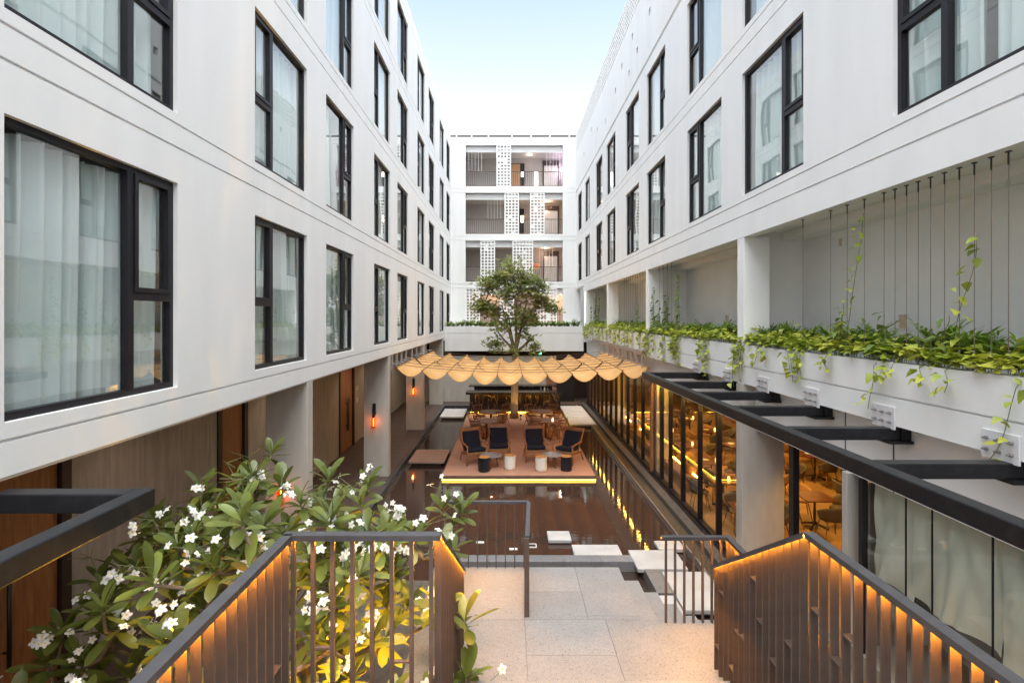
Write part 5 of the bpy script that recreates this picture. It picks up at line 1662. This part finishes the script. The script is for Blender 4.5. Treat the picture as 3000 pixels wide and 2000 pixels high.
while y < 30.3:
    o = inst('fern_plant', FERN[i % 6], None, (XR + 0.50 + pr_.uniform(-0.08, 0.10), y, 4.46), (0, 0, pr_.uniform(0, 6)), pr_.uniform(0.62, 0.98))
    bay = 'near terrace bay' if y < 9.9 else 'second terrace bay' if y < 16.6 else 'third terrace bay' if y < 23.3 else 'farthest terrace bay'
    tag(o, 'leafy green fern in the planter of the ' + bay, 'plant', 'ferns in the planter of the ' + bay.split(' bay')[0] + ' bay')
    y += 0.20 if y < 14 else 0.34; i += 1
x = XL + 0.2; i = 0
while x < XR - 0.1:
    o = inst('fern_plant', FERN[i % 6], None, (x, 31.1 + pr_.uniform(-0.06, 0.1), 4.42), (0, 0, pr_.uniform(0, 6)), pr_.uniform(0.75, 1.0))
    tag(o, 'bright green fern in the white planter across the end wing', 'plant', 'ferns in the end wing planter')
    x += 0.27; i += 1
HL = [leaf_mb(0.105, 0.085, 4, 0.18, 0.45, 'heart', 2), leaf_mb(0.085, 0.07, 4, 0.25, 0.6, 'heart', 2), leaf_mb(0.13, 0.10, 4, 0.15, 0.35, 'heart', 2)]
GC = MB()
y = 3.6
while y < 30.4:
    n = 22 if y < 10 else (16 if y < 18 else 13)
    for k in range(n):
        yy = y + pr_.uniform(0, 0.1)
        e = pr_.uniform(0, 1)
        xx = XR + 0.02 + 0.34 * e * e
        bump = 0.05 * mnoise.noise(Vector((yy * 1.1, 2.0, 0))) + 0.04
        z = 4.56 + pr_.uniform(-0.02, 0.09) + 0.22 * e * pr_.random() + bump
        a = pr_.uniform(0, 2 * PI); el = pr_.uniform(-0.3, 0.6)
        d = Vector((math.cos(a) - 0.35, math.sin(a), el))
        GC.merge(HL[pr_.randrange(3)], Matrix.Translation((xx, yy, z)) @ rot_to(d, pr_.uniform(-.6, .6)).to_4x4() @ Matrix.Scale(pr_.uniform(0.75, 1.2), 4))
    y += 0.1
o = obj('pothos_cover', GC, LEAFP, smooth=True, kind='stuff'); tag(o, 'yellow green pothos leaves spilling along the planter edge', 'ground cover')

def vine_mesh(path, spacing, seed, mats, size=1.0, spread=0.05, out=Vector((-1, 0, 0))):
    r_ = random.Random(seed); mb = MB()
    mb.cur = 1; mb.tube(path, 0.0045, 4, caps=False); mb.cur = 0
    acc = 0.0
    for i in range(len(path) - 1):
        p, q = Vector(path[i]), Vector(path[i + 1]); L = (q - p).length
        n = max(1, int(L / spacing))
        for k in range(n):
            c = p.lerp(q, (k + r_.random()) / n)
            d = Vector((r_.gauss(0, 0.6), r_.gauss(0, 0.9), r_.uniform(-1.1, 0.2))) + out * r_.uniform(0.2, 0.9)
            off = Vector((out.x * abs(r_.gauss(0.02, spread * 0.5)), r_.gauss(0, spread), 0))
            b = len(mb.f)
            mb.merge(HL[r_.randrange(3)], Matrix.Translation(c + off) @ rot_to(d, r_.uniform(-.5, .5)).to_4x4() @ Matrix.Scale(size * r_.uniform(0.65, 1.1), 4))
    return mb
# hanging vines: (y, length, thickness 1..3, drift)
HV = [(4.55, 0.80, 1, 0.5), (5.6, 0.22, 1, 0.1), (5.3, 0.25, 1, 0), (6.35, 0.62, 1, 0.1), (6.05, 0.2, 1, 0.12), (7.3, 0.22, 1, -0.1), (7.95, 0.40, 2, 0.05), (8.2, 0.5, 2, 0.0), (9.0, 0.22, 1, 0.05), (9.3, 0.32, 1, 0.1), (10.05, 0.7, 3, 0.05), (10.25, 0.85, 1, 0.0), (9.95, 0.5, 2, 0.0),
      (11.7, 0.85, 3, 0.05), (12.0, 0.5, 2, 0.1), (13.6, 0.8, 3, 0.1), (13.9, 0.65, 3, 0), (14.1, 0.55, 3, 0), (14.9, 0.75, 2, 0.05), (15.9, 0.5, 2, 0), (16.5, 0.75, 3, 0), (16.8, 0.7, 3, 0.1), (17.6, 0.55, 3, 0), (18.6, 0.5, 2, 0), (19.3, 0.6, 3, 0), (19.9, 0.7, 3, 0), (20.8, 0.5, 3, 0), (21.6, 0.6, 3, 0), (22.6, 0.5, 2, 0), (23.3, 0.65, 3, 0),
      (24.4, 0.6, 3, 0), (25.4, 0.75, 3, 0), (26.2, 0.6, 3, 0), (27.2, 0.6, 3, 0), (28.0, 0.7, 3, 0), (28.8, 0.65, 3, 0), (29.4, 0.7, 3, 0), (29.9, 0.7, 3, 0), (30.3, 0.65, 3, 0)]
near_lab = {0: 'long single pothos strand hanging past the nearest bolted plate', 3: 'thin pothos strand hanging between the two nearest bolted plates', 6: 'short bushy pothos tuft hanging above the third bolted plate', 7: 'paired pothos tuft hanging just beyond the third bolted plate',
            10: 'bushy pothos vine hanging below the first terrace pillar', 11: 'long thin pothos strand hanging below the first terrace pillar', 13: 'long bushy pothos vine above the farthest bolted plate'}
for i, (y, L, th, dr) in enumerate(HV):
    mb = MB()
    for k in range(th):
        path = []
        yy = y + (k - th / 2) * 0.09
        LL = L * (1 if k == 0 else pr_.uniform(0.5, 0.9))
        for j in range(9):
            t = j / 8
            path.append((XR - 0.035 - 0.012 * math.sin(3 * t) if t > 0.06 else XR + 0.06, yy + dr * t * t * 0.6 + 0.03 * math.sin(5 * t + i), 4.60 - 0.04 * (t > 0) - LL * t))
        mb.merge(vine_mesh(path, 0.045 if th > 1 else 0.07, i * 7 + k, None, 1.15 if y < 12 else 1.3))
    o = obj('trailing_vine', mb, [LEAFP, STEM], smooth=True)
    tag(o, near_lab.get(i, ('slim' if th == 1 else 'double stranded' if th == 2 else 'bushy') + ' pothos vine trailing over the planter, %s' % ('between the near bolted plates' if y < 9.9 else 'above the far end of the steel beams' if y < 14.5 else 'just past the farthest bolted plate' if y < 17.5 else 'above the canopy end of the steel channel' if y < 21 else 'above the middle of the steel channel' if y < 25 else 'in the far corner of the planter')), 'vine', 'pothos vines trailing over the planter')
# climbing vines on wires
CV = [(5.42, 1.35, 1, 0.34, 'pothos climbing the fourth wire, reaching highest on the near bay'), (7.12, 1.9, 1, 0.42, 'slender pothos climbing high between the last wires of the near bay'), (6.35, 0.62, 2, 0, 'bushy climber on the wire in front of the square niche'), (7.15, 0.72, 3, 0, 'dense ivy mound at the foot of the near bay wires'), (5.55, 0.55, 2, 0.1, 'short climber leaning over between the near wires'),
      (8.12, 0.42, 1, 0, 'tiny yellowish climber on the farthest wire of the near bay'), (15.0, 1.2, 3, 0, 'tall ivy column in front of the second terrace partition'), (15.8, 1.1, 3, 0, 'ivy column closest to the second terrace pillar'), (14.0, 1.7, 2, 0, 'very tall ivy strand beside the second partition'), (16.4, 1.5, 2, 0, 'ivy strand wrapping beside the second terrace pillar'),
      (18.4, 1.0, 2, 0, 'ivy column in the third terrace bay by the wires'), (19.2, 0.6, 2, 0, 'low ivy in the third terrace bay'), (26.2, 1.6, 2, 0, 'ivy column reaching the ceiling in the farthest bay'), (27.4, 1.6, 2, 0, 'thick ivy column in the farthest terrace bay'), (28.6, 1.2, 2, 0, 'thin ivy column at the far corner of the terrace')]
for i, (y, L, th, dr, lab) in enumerate(CV):
    mb = MB()
    for k in range(th):
        path = []
        LL = L * (1 if k == 0 else pr_.uniform(0.45, 0.8))
        for j in range(11):
            t = j / 10
            path.append((WX + 0.02 * math.sin(9 * t + k), y + (k - (th - 1) / 2) * 0.10 * (1 - t) - dr * t + 0.03 * math.sin(7 * t + i), 4.55 + LL * t))
        mb.merge(vine_mesh(path, 0.04 if th > 1 else 0.05, 100 + i * 7 + k, None, 1.15, 0.055))
    o = obj('climbing_vine', mb, [LEAFP if th == 1 else LEAFD, STEM], smooth=True)
    tag(o, lab, 'vine', 'climbers on the terrace wires')
